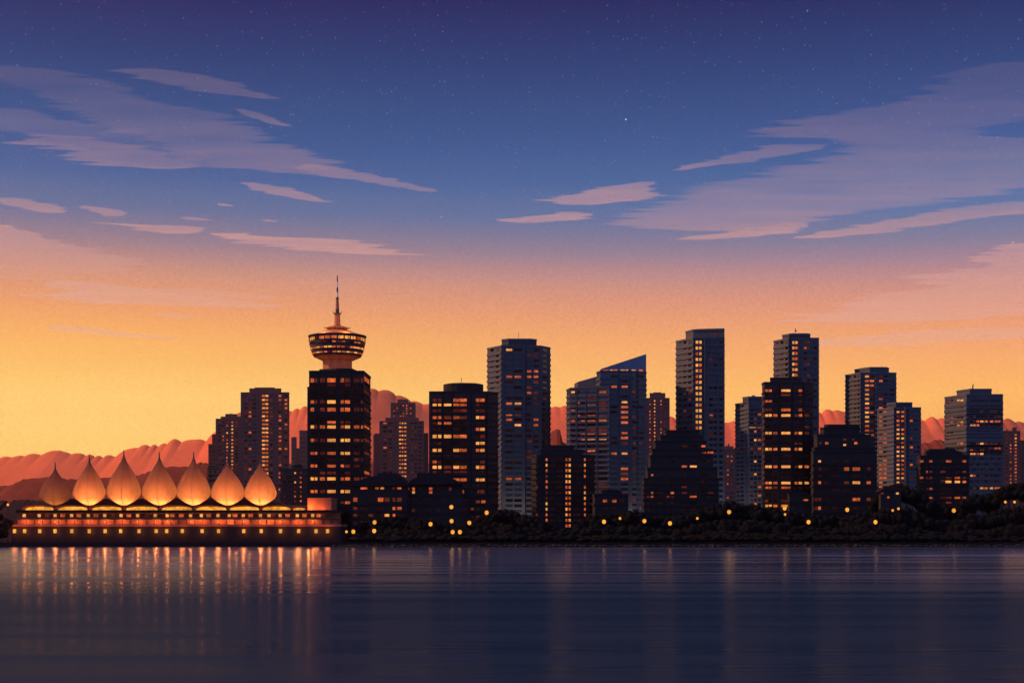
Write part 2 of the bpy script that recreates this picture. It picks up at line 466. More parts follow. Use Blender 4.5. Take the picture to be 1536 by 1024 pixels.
# ---- N1
B = Building('office_tower', 'dark square office tower with round roof drum and lit window bands', 530, 695, 'office tower', wall='near_warm', trim='near_warm_trim')
m_ = B.block([(643.5, 0), (729, 0), (747, 4)], 588, depth=24)
def drum(b):
    c = (X(695, 541), 541); b.lathe(c, [(X(725, 541)-c[0], Z(588.3, 541)), (X(725, 541)-c[0], Z(576.5, 541)), (X(716, 541)-c[0], Z(574.8, 541))], M['near_trim'], 20, ey=0.45)
B.extra('roof_drum', drum)
B.extra('mast', lambda b: b.tube([(X(692, 540), 540, Z(577, 540)), (X(692, 540), 540, Z(566, 540))], 0.1, M['steel'], 5))
c7 = [(649, 655), (657, 662), (666, 677), (680, 688.6), (689.4, 700), (714, 719), (720.3, 727)]
B.rows(m_, c7, [(600, 4.6, 'dd.mmmm'), (607, 3.6, 'bbbmmdf'), (615.5, 4, 'ddfdddd'), (626, 4.4, 'mmdmdbm'), (634.5, 3.6, 'dmmffff'), (643.5, 4.4, 'fffffmb'),
    (654.2, 5, 'bbbmmfd'), (664.5, 4.2, 'fdfffbb'), (675, 4.4, 'bbfbmmb'), (683, 3.2, 'fffffff'), (692.5, 4.2, 'mdffffd'), (700.4, 4.6, 'bbdbmbm'), (707.3, 3.2, 'dfdddff'), (719.2, 4.2, 'fffmmbb'),
    (728, 4.4, 'fffffff'), (737, 5, 'dfdmmdd'), (750, 5, 'ffddfmd'), (763, 5, 'fffdfff')])
B.piers(m_, [664, 678.6, 707, 730], 2.0, 590, 790, M['near_trim'])
for cx_, y0_ in ((734, 600), (740, 604)):
    for k in range(14): B.window(m_, cx_-2, cx_+2, 600+k*12.0, 4, 'f')
B.finish()
# low dark annex right of N1
B = Building('low_block', 'low black annex at the foot of the dark tower, beside the shoreline lamps', 506, 715, 'building')
a_ = B.block(B.box_line(703, 735, 10), 745, depth=10)
a2 = B.block([(696, 1), (712, 1), (716, 8)], 733, 746, depth=10)
B.rows(a_, [(706, 711), (714, 720), (722, 728)], [(752, 4, '.dm'), (763, 4, 'dff'), (775, 4, 'fdf')]); B.finish()

# ---- low buildings with hipped roofs N2, N3
def hip(bd, line, y_eave, roof_pts, depth, mat):
    """roof outline (px,y) extruded over the depth of the block"""
    D = bd.D
    def fn(b):
        n = len(roof_pts)
        vs = [(X(p, D), D-0.6, Z(y, D)) for p, y in roof_pts] + [(X(p, D), D+depth, Z(y, D)) for p, y in roof_pts]
        fs = [tuple(range(n)), tuple(range(2*n-1, n-1, -1))] + [(i, (i+1) % n, n+(i+1) % n, n+i) for i in range(n)]
        b.add(vs, fs, mat)
    bd.extra('roof', fn)
B = Building('domed_block', 'low black apartment block with a rounded hump roof, right beside the pod tower', 488, 572, 'building')
b_ = B.block([(527, 1), (611, 1)], 728, depth=16)
hip(B, None, 728, [(526, 728.5), (535, 722), (545, 718), (553, 715), (566, 713.5), (568, 709.2), (594, 709.2), (600, 712), (605, 716), (609, 722), (611.5, 728.5)], 14, M['near_trim'])
B.rows(b_, [(541, 551), (553, 558), (563, 568), (571, 576), (588, 593), (596, 602)], [(732, 3, 'mfmbdm')], band=False)
B.rows(b_, [(530, 536), (541, 551), (553, 560), (567, 575), (577, 584), (589, 593), (595.5, 602.5), (604, 609)],
       [(749, 6, 'm.fmddd.'), (762, 4.5, 'df.f.mm.'), (772.4, 4, 'dfdfbmf.'), (784, 5, 'fdffffff')])
B.finish()
B = Building('flat_hump_block', 'low black block with a flat topped hump roof, before the square tower', 492, 652, 'building')
b_ = B.block([(611, 1), (694, 1)], 726, depth=16)
hip(B, None, 726, [(612, 726.5), (616, 720), (620, 718), (625, 716), (625.5, 709), (662, 709), (663, 713), (672, 716), (682, 718), (684, 720), (693, 723), (694.5, 726.5)], 14, M['near_trim'])
B.rows(b_, [(612, 614.5), (618.3, 622.3), (629, 633), (643.5, 648.5), (655, 660), (673.5, 677)],
       [(733, 4.5, 'dmfmfd'), (738, 3.5, '.b.m..'), (749, 4, 'ffffff'), (765, 4.2, '.d.fff'), (778, 4, 'ffffff')], band=False)
B.bands(b_, [743, 757, 770], 1.6)
B.finish()

# ---- N4 / N5
B = Building('point_block', 'black block with three vertical columns of tiny amber windows', 520, 845, 'apartment block')
m_ = B.block([(797.5, 2), (806, 0), (884, 0), (892, 3)], 683, depth=20)
B.block([(811, 3), (874.5, 3)], 674.5, 683.2, depth=18); B.block([(819, 5), (861, 5)], 667.5, 674.7, depth=16)
cc = [(804, 806.5, 'fffd'), (818.6, 821.2, 'bmmbmmd'), (848.3, 851, 'bmbmm'), (853, 856, 'bmbmm'), (876, 878.6, 'bmmbfm')]
B.grid(m_, cc, 689, 790, 8.25, 4.2, 'f', 4, band=0.3)
B.grid(m_, [(825, 832), (834, 844), (860, 872), (882, 889)], 689, 790, 8.25, 3.6, 'fff.', 5, band=0)
B.piers(m_, [815, 846, 859, 874], 1.2, 685, 795); B.finish()
B = Building('low_cottage_block', 'small black low-rise with two amber windows, left of the stepped black tower', 512, 915, 'building')
b_ = B.block([(889, 6), (892, 0), (942.5, 0)], 742, depth=12); B.block([(902, 2), (932.5, 2)], 736.5, 742.2, depth=10); B.block([(905, 3), (925, 3)], 734.5, 736.6, depth=8)
B.rows(b_, [(904.5, 910.5), (918.5, 924.5), (930, 936)], [(751, 4, 'mmf'), (763, 4, 'ff.')])
B.finish()

# ---- N6 ziggurat
B = Building('stepped_tower', 'black pyramid-like tower stepping back at every storey, almost no windows lit', 505, 1021, 'building')
tiers = [(644, 996, 1049), (652.5, 988, 1053.5), (660.5, 980, 1060), (673, 975.5, 1069), (683, 972.5, 1069.8), (702, 968.5, 1076), (718, 963, 1078.5)]
blks = []
for k, (yt, l, r) in enumerate(tiers):
    yb = tiers[k+1][0]+0.3 if k < 6 else None
    dd = (6-k)*1.1
    bl = B.block([(l, dd+5), (l+3, dd), (r, dd)], yt, yb, depth=26-dd*0.5)
    blks.append(bl)
zc = [(970, 975), (976.5, 980), (985, 994), (1000, 1004), (1006, 1011), (1022.5, 1030.5), (1035, 1045), (1052, 1058), (1061, 1070)]
B.rows(blks[2], zc, [(668.8, 3, '.....dfm.')], band=False); B.rows(blks[3], zc, [(678.4, 2.8, '.......dm')], band=False)
B.window(blks[3], 1054, 1059, 678.5, 2.6, 'm')
B.rows(blks[4], zc, [(691, 2.8, '..f.f.fff'), (699.3, 3, '.....mb..')], band=False)
B.rows(blks[5], zc, [(712, 3, '.mf.ff.ff')], band=False)
B.rows(blks[6], zc, [(722, 3.5, 'ff.fffff.'), (730, 3, '..f..d.f.'), (738.8, 3.2, '.mf.mdffd'), (744.5, 2.8, 'dmfdd.m.f'), (754, 3.5, 'ffffffff.'), (764, 3.5, 'ff.ffffff'), (775, 3.5, 'ffffff.f.')])
B.finish()

# ---- N7 / N8 / N9 / N10 / N11
B = Building('slab_tower', 'dark tower with bold amber window bars, in front of two blue towers', 520, 1181, 'office tower', wall='near_warm', trim='near_warm_trim')
m_ = B.block([(1143, 5), (1146.5, 0), (1190, 0), (1205, 1), (1219.5, 3)], 574, depth=24)
B.block([(1155, 2), (1190, 2), (1202, 3)], 566.5, 574.2, depth=20)
cs = [(1148, 1152.2), (1153, 1157.6), (1160, 1166), (1172, 1185.5), (1192, 1196), (1198, 1203), (1207, 1213)]
B.rows(m_, cs, [(585.6, 3.4, 'mmfb.mf'), (592, 3, 'f.fd.df'), (601.5, 3, 'mmff.d.'), (614.5, 4, 'ddfm.mf'), (622.7, 3.8, 'bbmbdmd'), (630, 3, 'ffffff.'), (640, 3.2, 'ffffffd'), (649.3, 3.8, 'bbmbmbd'),
   (657, 3, 'fffff..'), (665, 3, 'ffffddf'), (673.3, 3.8, 'bbmbmb.'), (683, 3, 'fffff.f'), (691, 3, 'fffffff'), (699.6, 3.8, 'bbmbdbm'), (707, 3, 'ffffff.'), (716, 3, 'fffffff'),
   (724, 3.6, 'mbmbmbb'), (731, 3.2, 'mmdmfff'), (741, 3.2, 'fffffff'), (751, 3.6, 'dffdfff'), (758.3, 3.6, 'bbmbmmf')])
B.piers(m_, [1169, 1188.5, 1205], 2.0, 576, 770, M['near_trim']); B.finish()
B = Building('shouldered_tower', 'black broad-shouldered tower with a few scattered orange windows, behind the standing promenade lamp', 505, 1265, 'building')
b1 = B.block([(1236.5, 6), (1242, 5), (1289, 5)], 636, 642, depth=20); b2 = B.block([(1222+8, 5), (1236, 4), (1290, 4)], 640.5, 652.2, depth=22)
b3 = B.block([(1221, 4), (1226, 2), (1306.5, 2)], 652, 672, depth=24); b4 = B.block([(1218, 4), (1222, 1), (1312, 1)], 671.5, 678, depth=24); b5 = B.block([(1216.5, 4), (1220, 0), (1313.5, 0)], 677.5, depth=26)
B.rows(b3, [(1229, 1232), (1237.7, 1242.7), (1265, 1269), (1278, 1281), (1281.5, 1286)], [(659, 2.4, '..dd.'), (664.3, 3.4, 'dm..m'), (667, 2.6, '..b..')], band=False)
B.rows(b4, [(1284, 1290)], [(677, 2.4, 'd')], band=False)
sc_ = [(1222, 1226.5), (1227.5, 1231.4), (1236, 1244), (1248, 1258), (1266, 1273.5), (1279, 1290), (1300, 1306)]
B.rows(b5, sc_, [(691.5, 3, '.b.fff.'), (703, 5, 'fdfff m'.replace(' ', 'm')[:4]+'mmd'), (713, 4, 'ffff.ff'), (723.5, 4.2, 'fmff'+'dbm'), (735, 4.2, 'fffffff'), (748.6, 4.6, 'ddff'+'fmd'), (761.7, 4.8, 'dmfffff'), (775, 4, 'fffffff')])
B.finish()
B = Building('low_kiosk_block', 'tiny black block with one thin orange window beside the amber barred tower', 508, 1198, 'building')
b_ = B.block([(1181.5, 5), (1184, 0), (1218, 0)], 741.5, depth=12); B.block([(1192, 2), (1210, 2)], 738.5, 741.7, depth=9)
B.rows(b_, [(1186, 1190), (1205.5, 1212), (1213.5, 1216)], [(749.5, 2.4, 'fmf'), (760, 3, 'ff.')]); B.finish()
B = Building('stepped_mid_rise', 'short dark block with stepped roof, in front of the wide tower', 515, 1415, 'apartment block')
b1 = B.block([(1388, 6), (1394, 4), (1434, 4)], 673.5, 678, depth=18); b2 = B.block([(1386, 6), (1390, 3), (1442, 3)], 677.5, 684.2, depth=20); b3 = B.block([(1375, 7), (1381, 0), (1454, 0)], 683.8, depth=22)
nc = [(1379.8, 1385), (1389.5, 1391.5), (1394, 1398.5), (1411, 1418), (1419, 1427), (1432, 1440), (1444, 1449)]
B.rows(b3, nc, [(691.5, 3, 'm.mfm.m'.replace('.', 'f')), (699, 2.6, 'ffff.ff'), (707.2, 3, 'fmddffd'), (716.3, 3, 'mddfdmd'), (722.3, 3.4, 'ffffbbm'), (726, 0.1, '.......'), (732.7, 3, 'fdmffff'), (740, 3, 'ff.ffff'), (746.2, 3, 'ffmddmm'), (753.5, 3, 'f.dfdfd')])
B.window(b3, 1411, 1426, 722, 3, 'b'); B.finish()
B = Building('hillside_house', 'low black house among the shoreline trees with three small amber windows', 478, 1335, 'house')
b_ = B.block([(1318, 3), (1321, 0), (1352, 0)], 736.5, depth=5)
hip(B, None, 731, [(1316, 737), (1326, 732), (1344, 731.5), (1354, 737)], 4, M['near_trim'])
B.rows(b_, [(1321, 1326), (1331, 1334), (1344, 1348)], [(739.5, 3.2, 'd.b'), (745.6, 2.8, '.m.')], band=False); B.finish()

# ---- M1..M8 blue towers in the second rank
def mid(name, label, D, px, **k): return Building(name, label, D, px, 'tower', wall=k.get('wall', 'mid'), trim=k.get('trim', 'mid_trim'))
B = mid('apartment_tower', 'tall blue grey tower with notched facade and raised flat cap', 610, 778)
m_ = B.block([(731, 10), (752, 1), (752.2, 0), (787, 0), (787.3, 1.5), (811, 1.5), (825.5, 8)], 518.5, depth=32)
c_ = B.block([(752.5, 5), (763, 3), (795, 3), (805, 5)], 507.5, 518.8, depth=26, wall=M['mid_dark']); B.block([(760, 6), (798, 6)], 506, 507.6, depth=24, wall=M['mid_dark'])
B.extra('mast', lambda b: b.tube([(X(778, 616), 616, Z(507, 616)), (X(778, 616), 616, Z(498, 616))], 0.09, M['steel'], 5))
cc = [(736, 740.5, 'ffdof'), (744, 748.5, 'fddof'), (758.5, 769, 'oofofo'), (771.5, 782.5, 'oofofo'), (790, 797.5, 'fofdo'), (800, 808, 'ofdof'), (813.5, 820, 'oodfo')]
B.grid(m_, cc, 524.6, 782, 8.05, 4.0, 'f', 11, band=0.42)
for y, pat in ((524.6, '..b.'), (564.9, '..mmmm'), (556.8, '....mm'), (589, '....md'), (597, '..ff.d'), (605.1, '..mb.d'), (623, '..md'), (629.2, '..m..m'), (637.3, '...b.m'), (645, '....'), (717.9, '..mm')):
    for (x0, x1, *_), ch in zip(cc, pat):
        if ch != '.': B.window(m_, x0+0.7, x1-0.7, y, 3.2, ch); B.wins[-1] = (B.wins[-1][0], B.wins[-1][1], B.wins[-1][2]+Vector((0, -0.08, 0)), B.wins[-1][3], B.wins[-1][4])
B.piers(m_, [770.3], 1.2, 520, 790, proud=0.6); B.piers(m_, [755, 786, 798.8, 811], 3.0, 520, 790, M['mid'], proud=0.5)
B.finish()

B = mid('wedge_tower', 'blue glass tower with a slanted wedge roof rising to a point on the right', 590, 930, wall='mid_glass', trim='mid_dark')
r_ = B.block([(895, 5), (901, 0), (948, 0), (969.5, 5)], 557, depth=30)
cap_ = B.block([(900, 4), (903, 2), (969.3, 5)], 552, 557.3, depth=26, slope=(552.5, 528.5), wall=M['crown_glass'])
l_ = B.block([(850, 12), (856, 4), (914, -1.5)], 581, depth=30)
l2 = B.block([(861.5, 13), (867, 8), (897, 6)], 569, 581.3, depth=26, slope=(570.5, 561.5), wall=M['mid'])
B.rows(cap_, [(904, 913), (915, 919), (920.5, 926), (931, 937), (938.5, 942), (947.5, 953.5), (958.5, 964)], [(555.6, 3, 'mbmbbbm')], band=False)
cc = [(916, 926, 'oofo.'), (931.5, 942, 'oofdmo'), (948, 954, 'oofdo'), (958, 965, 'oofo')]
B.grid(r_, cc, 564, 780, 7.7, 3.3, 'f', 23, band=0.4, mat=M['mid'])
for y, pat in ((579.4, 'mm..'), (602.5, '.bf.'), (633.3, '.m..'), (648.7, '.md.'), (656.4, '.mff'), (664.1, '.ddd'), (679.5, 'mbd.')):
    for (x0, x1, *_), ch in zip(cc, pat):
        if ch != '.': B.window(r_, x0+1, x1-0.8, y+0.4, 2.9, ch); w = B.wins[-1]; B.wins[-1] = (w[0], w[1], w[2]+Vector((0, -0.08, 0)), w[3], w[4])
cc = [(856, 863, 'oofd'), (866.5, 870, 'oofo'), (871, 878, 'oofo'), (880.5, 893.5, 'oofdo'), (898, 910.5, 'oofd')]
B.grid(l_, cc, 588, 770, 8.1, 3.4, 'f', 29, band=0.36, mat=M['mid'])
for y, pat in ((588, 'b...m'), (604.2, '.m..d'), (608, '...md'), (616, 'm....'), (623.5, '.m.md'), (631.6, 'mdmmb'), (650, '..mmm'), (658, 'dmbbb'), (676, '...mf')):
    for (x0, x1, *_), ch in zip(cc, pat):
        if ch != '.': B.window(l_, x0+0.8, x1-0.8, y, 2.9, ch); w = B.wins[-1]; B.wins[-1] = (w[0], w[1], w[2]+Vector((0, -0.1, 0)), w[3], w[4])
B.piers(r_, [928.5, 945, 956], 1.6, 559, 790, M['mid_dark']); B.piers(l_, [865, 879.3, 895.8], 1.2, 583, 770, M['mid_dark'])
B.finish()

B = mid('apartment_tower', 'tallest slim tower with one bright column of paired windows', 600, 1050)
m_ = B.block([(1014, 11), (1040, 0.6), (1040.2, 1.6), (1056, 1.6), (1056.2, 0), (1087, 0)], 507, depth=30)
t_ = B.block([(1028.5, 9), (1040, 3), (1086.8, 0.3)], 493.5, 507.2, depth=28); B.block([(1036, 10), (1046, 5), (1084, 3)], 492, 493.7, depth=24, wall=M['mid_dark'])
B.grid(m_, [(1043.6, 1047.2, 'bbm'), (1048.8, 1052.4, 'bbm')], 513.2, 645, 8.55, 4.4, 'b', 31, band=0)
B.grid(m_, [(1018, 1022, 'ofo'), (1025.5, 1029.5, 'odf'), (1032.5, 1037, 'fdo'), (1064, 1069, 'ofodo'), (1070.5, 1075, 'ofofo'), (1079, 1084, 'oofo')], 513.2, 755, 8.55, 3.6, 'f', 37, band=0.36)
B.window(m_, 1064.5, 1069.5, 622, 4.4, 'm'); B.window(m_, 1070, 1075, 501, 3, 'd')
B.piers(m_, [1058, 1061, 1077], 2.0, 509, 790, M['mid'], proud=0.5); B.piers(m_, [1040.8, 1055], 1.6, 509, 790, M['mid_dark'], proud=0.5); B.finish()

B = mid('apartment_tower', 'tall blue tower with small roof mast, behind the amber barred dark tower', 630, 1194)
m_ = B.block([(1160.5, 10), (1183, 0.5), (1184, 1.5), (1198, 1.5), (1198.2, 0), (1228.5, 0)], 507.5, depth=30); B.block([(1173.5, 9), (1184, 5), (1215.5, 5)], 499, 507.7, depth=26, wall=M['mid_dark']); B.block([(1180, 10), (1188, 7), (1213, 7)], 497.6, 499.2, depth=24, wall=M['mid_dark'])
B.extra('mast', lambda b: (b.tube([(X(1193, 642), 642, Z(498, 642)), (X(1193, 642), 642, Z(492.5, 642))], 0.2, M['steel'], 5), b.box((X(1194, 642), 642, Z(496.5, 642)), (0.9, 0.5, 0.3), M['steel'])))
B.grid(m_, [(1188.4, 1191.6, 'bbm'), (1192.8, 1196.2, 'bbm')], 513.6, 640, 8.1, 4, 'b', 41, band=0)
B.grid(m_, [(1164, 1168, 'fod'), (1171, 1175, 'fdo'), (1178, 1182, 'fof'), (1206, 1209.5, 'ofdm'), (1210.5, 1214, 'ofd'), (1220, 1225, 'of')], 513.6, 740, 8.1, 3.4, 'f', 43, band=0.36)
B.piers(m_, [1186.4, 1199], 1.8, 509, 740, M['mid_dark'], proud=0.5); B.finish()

B = mid('apartment_tower', 'narrow blue tower with lit glass corner, left of the amber barred tower', 590, 1122)
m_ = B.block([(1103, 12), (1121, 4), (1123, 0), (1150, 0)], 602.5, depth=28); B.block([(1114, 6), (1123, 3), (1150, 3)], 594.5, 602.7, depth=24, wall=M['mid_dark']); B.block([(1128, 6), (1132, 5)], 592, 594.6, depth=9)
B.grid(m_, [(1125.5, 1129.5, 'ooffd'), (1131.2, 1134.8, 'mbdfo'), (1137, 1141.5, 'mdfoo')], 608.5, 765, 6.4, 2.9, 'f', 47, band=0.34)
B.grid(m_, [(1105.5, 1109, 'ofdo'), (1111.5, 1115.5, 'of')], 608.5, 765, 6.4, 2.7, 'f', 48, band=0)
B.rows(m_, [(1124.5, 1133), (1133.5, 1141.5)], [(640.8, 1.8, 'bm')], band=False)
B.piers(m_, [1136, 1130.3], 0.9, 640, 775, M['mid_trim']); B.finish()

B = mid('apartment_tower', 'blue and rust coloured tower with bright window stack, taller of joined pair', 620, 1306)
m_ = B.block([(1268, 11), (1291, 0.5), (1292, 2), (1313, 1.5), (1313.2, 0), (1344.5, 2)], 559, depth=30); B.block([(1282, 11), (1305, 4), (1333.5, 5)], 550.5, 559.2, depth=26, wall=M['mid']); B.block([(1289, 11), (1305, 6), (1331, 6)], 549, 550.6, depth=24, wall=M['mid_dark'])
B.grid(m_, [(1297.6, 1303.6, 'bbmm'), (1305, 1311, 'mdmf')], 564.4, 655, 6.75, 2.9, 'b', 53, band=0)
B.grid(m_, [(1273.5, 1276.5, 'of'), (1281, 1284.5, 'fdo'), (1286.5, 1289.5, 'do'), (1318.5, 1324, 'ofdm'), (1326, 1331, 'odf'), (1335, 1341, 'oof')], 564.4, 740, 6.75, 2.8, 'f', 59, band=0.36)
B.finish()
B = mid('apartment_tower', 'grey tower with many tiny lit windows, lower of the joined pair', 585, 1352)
m_ = B.block([(1316, 9), (1341, 0.5), (1342, 1.6), (1357, 1.6), (1357.2, 0), (1381.5, 1)], 611.5, depth=28); B.block([(1330, 8), (1344, 4), (1368.5, 4)], 603, 611.7, depth=24, wall=M['mid_dark'])
B.grid(m_, [(1318.8, 1323.5, 'mdmmf'), (1325, 1330, 'mmdfm')], 617.6, 735, 6.6, 2.6, 'm', 61, band=0)
B.grid(m_, [(1345, 1349, 'bmmbd'), (1352, 1356, 'bmdm')], 617.6, 735, 6.6, 2.8, 'b', 67, band=0)
B.grid(m_, [(1365, 1369, 'mdofo'), (1372, 1375, 'oof'), (1376, 1379.5, 'oof')], 617.6, 735, 6.6, 2.8, 'f', 71, band=0.36)
B.piers(m_, [1343, 1358, 1362], 1.5, 613, 745, M['mid_dark'], proud=0.5); B.finish()
B = mid('office_tower', 'wide tower at far right with a bent mast on its raised roof', 600, 1460)
m_ = B.block([(1417, 13), (1450, 0), (1504.5, 0)], 592, depth=32); B.block([(1435, 12), (1455, 4), (1487.5, 4)], 582.5, 592.2, depth=28, wall=M['mid'])
B.extra('mast', lambda b: b.tube([(X(1459, 612), 612, Z(583, 612)), (X(1459.3, 612), 612, Z(579, 612)), (X(1460, 612), 612, Z(576, 612))], [0.35, 0.25, 0.2], M['steel'], 6))
cl = [(1419.5, 1424), (1425.5, 1430), (1436, 1439.5), (1441, 1445)]
B.rows(m_, cl, [(600.2, 2.4, 'ddbb'), (605, 2, 'fdff'), (610.3, 2, 'dddd'), (618, 2, '.d..'), (625.6, 2.2, 'mmff'), (632.8, 2.6, 'fmmb'), (637.3, 2.4, 'mfbm'), (649, 2.4, 'dddd'), (658, 2.4, 'dddd'), (664.8, 2.6, 'ddmm'), (672, 2.4, 'ffff'), (683, 2.4, 'ffff')])
cr_ = [(1455.5, 1459), (1460, 1463), (1465, 1468.5), (1470, 1475), (1477, 1481.5), (1485, 1489.5), (1492, 1496), (1496.8, 1500.5)]
rw = [(600.5, 2, 'ffff ffff'[:4]+'ffff'), (608.5, 2, 'ffffffff'), (616.8, 2.2, 'fffdfddf'), (624.5, 2, 'fdffffdd'), (631.8, 2.8, 'fdmbmmmm'), (637.5, 2.6, 'bbmfffff'), (645, 2, 'oofofoof'), (653, 2, 'ofoofofo'),
      (665, 2.6, 'ffdbdddf'), (672, 2.4, 'fffffdmm'), (674.6, 2.2, 'mdfdffff'), (680.5, 2.6, 'bbmbffff'), (688, 2.2, 'ofofofof'), (696, 2.2, 'fofofofo'), (704, 2.2, 'ofofofof'), (713, 2.8, 'bmfdffff'), (722, 2.2, 'fofofofo'), (731.8, 2.8, 'fdfbmbmm')]
B.rows(m_, cr_, rw); B.finish()

# ---- far maroon buildings in the haze
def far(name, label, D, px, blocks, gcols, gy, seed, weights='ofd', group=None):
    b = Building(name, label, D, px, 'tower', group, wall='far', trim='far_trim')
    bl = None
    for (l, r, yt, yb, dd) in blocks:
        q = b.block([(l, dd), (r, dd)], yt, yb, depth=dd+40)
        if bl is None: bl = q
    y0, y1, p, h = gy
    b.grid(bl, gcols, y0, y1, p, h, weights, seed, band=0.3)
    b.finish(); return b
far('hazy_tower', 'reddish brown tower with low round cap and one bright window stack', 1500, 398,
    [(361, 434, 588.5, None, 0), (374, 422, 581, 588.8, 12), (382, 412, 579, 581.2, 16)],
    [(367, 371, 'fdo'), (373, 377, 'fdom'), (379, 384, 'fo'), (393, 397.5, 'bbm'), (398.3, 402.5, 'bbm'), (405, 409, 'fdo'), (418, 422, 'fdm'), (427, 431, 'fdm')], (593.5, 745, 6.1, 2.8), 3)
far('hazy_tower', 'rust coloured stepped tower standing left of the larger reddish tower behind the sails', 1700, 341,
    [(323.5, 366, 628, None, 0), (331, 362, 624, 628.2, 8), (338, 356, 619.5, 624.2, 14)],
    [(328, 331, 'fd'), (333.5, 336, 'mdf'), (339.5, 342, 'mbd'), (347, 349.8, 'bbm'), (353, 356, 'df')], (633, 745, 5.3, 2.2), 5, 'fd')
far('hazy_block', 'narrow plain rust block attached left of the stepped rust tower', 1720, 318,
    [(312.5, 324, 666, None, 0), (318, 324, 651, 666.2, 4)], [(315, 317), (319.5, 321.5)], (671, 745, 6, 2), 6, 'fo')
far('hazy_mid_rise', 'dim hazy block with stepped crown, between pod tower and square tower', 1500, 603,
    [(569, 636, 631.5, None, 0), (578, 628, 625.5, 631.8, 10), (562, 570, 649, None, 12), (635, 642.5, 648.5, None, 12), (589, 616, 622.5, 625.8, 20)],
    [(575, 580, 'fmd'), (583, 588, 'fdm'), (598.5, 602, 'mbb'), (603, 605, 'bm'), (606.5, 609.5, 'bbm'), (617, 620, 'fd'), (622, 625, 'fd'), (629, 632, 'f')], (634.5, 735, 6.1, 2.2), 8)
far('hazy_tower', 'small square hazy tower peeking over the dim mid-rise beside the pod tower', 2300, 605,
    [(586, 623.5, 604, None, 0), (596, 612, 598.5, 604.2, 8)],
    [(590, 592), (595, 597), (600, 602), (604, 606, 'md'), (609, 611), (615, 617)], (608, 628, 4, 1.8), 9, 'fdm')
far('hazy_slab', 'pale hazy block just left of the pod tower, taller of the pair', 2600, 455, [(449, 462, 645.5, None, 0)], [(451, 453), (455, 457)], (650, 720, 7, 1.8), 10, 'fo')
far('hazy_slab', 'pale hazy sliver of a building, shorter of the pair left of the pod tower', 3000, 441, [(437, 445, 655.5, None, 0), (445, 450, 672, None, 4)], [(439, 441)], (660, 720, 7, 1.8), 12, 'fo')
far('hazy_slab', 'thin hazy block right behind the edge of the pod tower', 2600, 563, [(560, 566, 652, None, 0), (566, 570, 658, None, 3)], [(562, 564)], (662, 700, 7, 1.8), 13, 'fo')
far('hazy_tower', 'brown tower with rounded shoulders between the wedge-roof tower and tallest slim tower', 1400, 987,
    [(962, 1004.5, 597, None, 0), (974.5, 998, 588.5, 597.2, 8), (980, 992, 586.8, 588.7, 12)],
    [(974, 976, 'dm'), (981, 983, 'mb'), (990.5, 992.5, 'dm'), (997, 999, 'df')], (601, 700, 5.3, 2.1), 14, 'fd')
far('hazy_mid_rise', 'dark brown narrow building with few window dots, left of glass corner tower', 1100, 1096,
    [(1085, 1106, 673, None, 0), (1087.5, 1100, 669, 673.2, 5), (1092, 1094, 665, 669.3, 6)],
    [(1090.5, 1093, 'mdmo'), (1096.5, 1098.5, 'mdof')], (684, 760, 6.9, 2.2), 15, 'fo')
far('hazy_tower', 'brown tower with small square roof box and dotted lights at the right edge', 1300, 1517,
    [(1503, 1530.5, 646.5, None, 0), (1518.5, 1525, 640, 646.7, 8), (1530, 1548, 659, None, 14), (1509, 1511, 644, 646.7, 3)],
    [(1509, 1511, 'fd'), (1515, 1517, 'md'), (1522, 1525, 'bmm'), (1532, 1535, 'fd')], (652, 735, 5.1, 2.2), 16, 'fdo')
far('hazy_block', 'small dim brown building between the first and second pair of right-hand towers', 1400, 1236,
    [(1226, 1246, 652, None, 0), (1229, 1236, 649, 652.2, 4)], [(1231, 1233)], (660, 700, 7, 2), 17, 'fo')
B = Building('round_roof_block', 'dark block with rounded roof hump left of the pod tower', 640, 442, 'building', wall='near_warm', trim='near_warm_trim')
b_ = B.block([(420.5, 2), (461, 0)], 703, depth=26)
B.extra('roof', lambda b: b.lathe((X(443.5, 650), 650), [(X(454, 650)-X(443.5, 650), Z(703.2, 650)), (X(453.5, 650)-X(443.5, 650), Z(697, 650)), (X(449, 650)-X(443.5, 650), Z(694.3, 650))], M['near_trim'], 20, ey=0.8))
B.grid(b_, [(426, 428, 'fdo'), (434, 436, 'fo'), (441.5, 444, 'mdbmd'), (450, 452.5, 'fdm')], 709, 752, 7, 2.6, 'f', 21, band=0.3); B.finish()
B = Building('dark_block', 'small dark flat-roofed block between the fifth and sixth glowing sails', 640, 322, 'building', wall='near_warm', trim='near_warm_trim')
b_ = B.block([(311, 2), (329, 0)], 701, depth=14); B.block([(313, 4), (326, 4)], 699, 701.2, depth=10); B.rows(b_, [(314, 317), (321, 324)], [(707, 2.6, 'ff'), (714, 2.6, 'f.'), (721, 2.6, 'ff')]); B.finish()

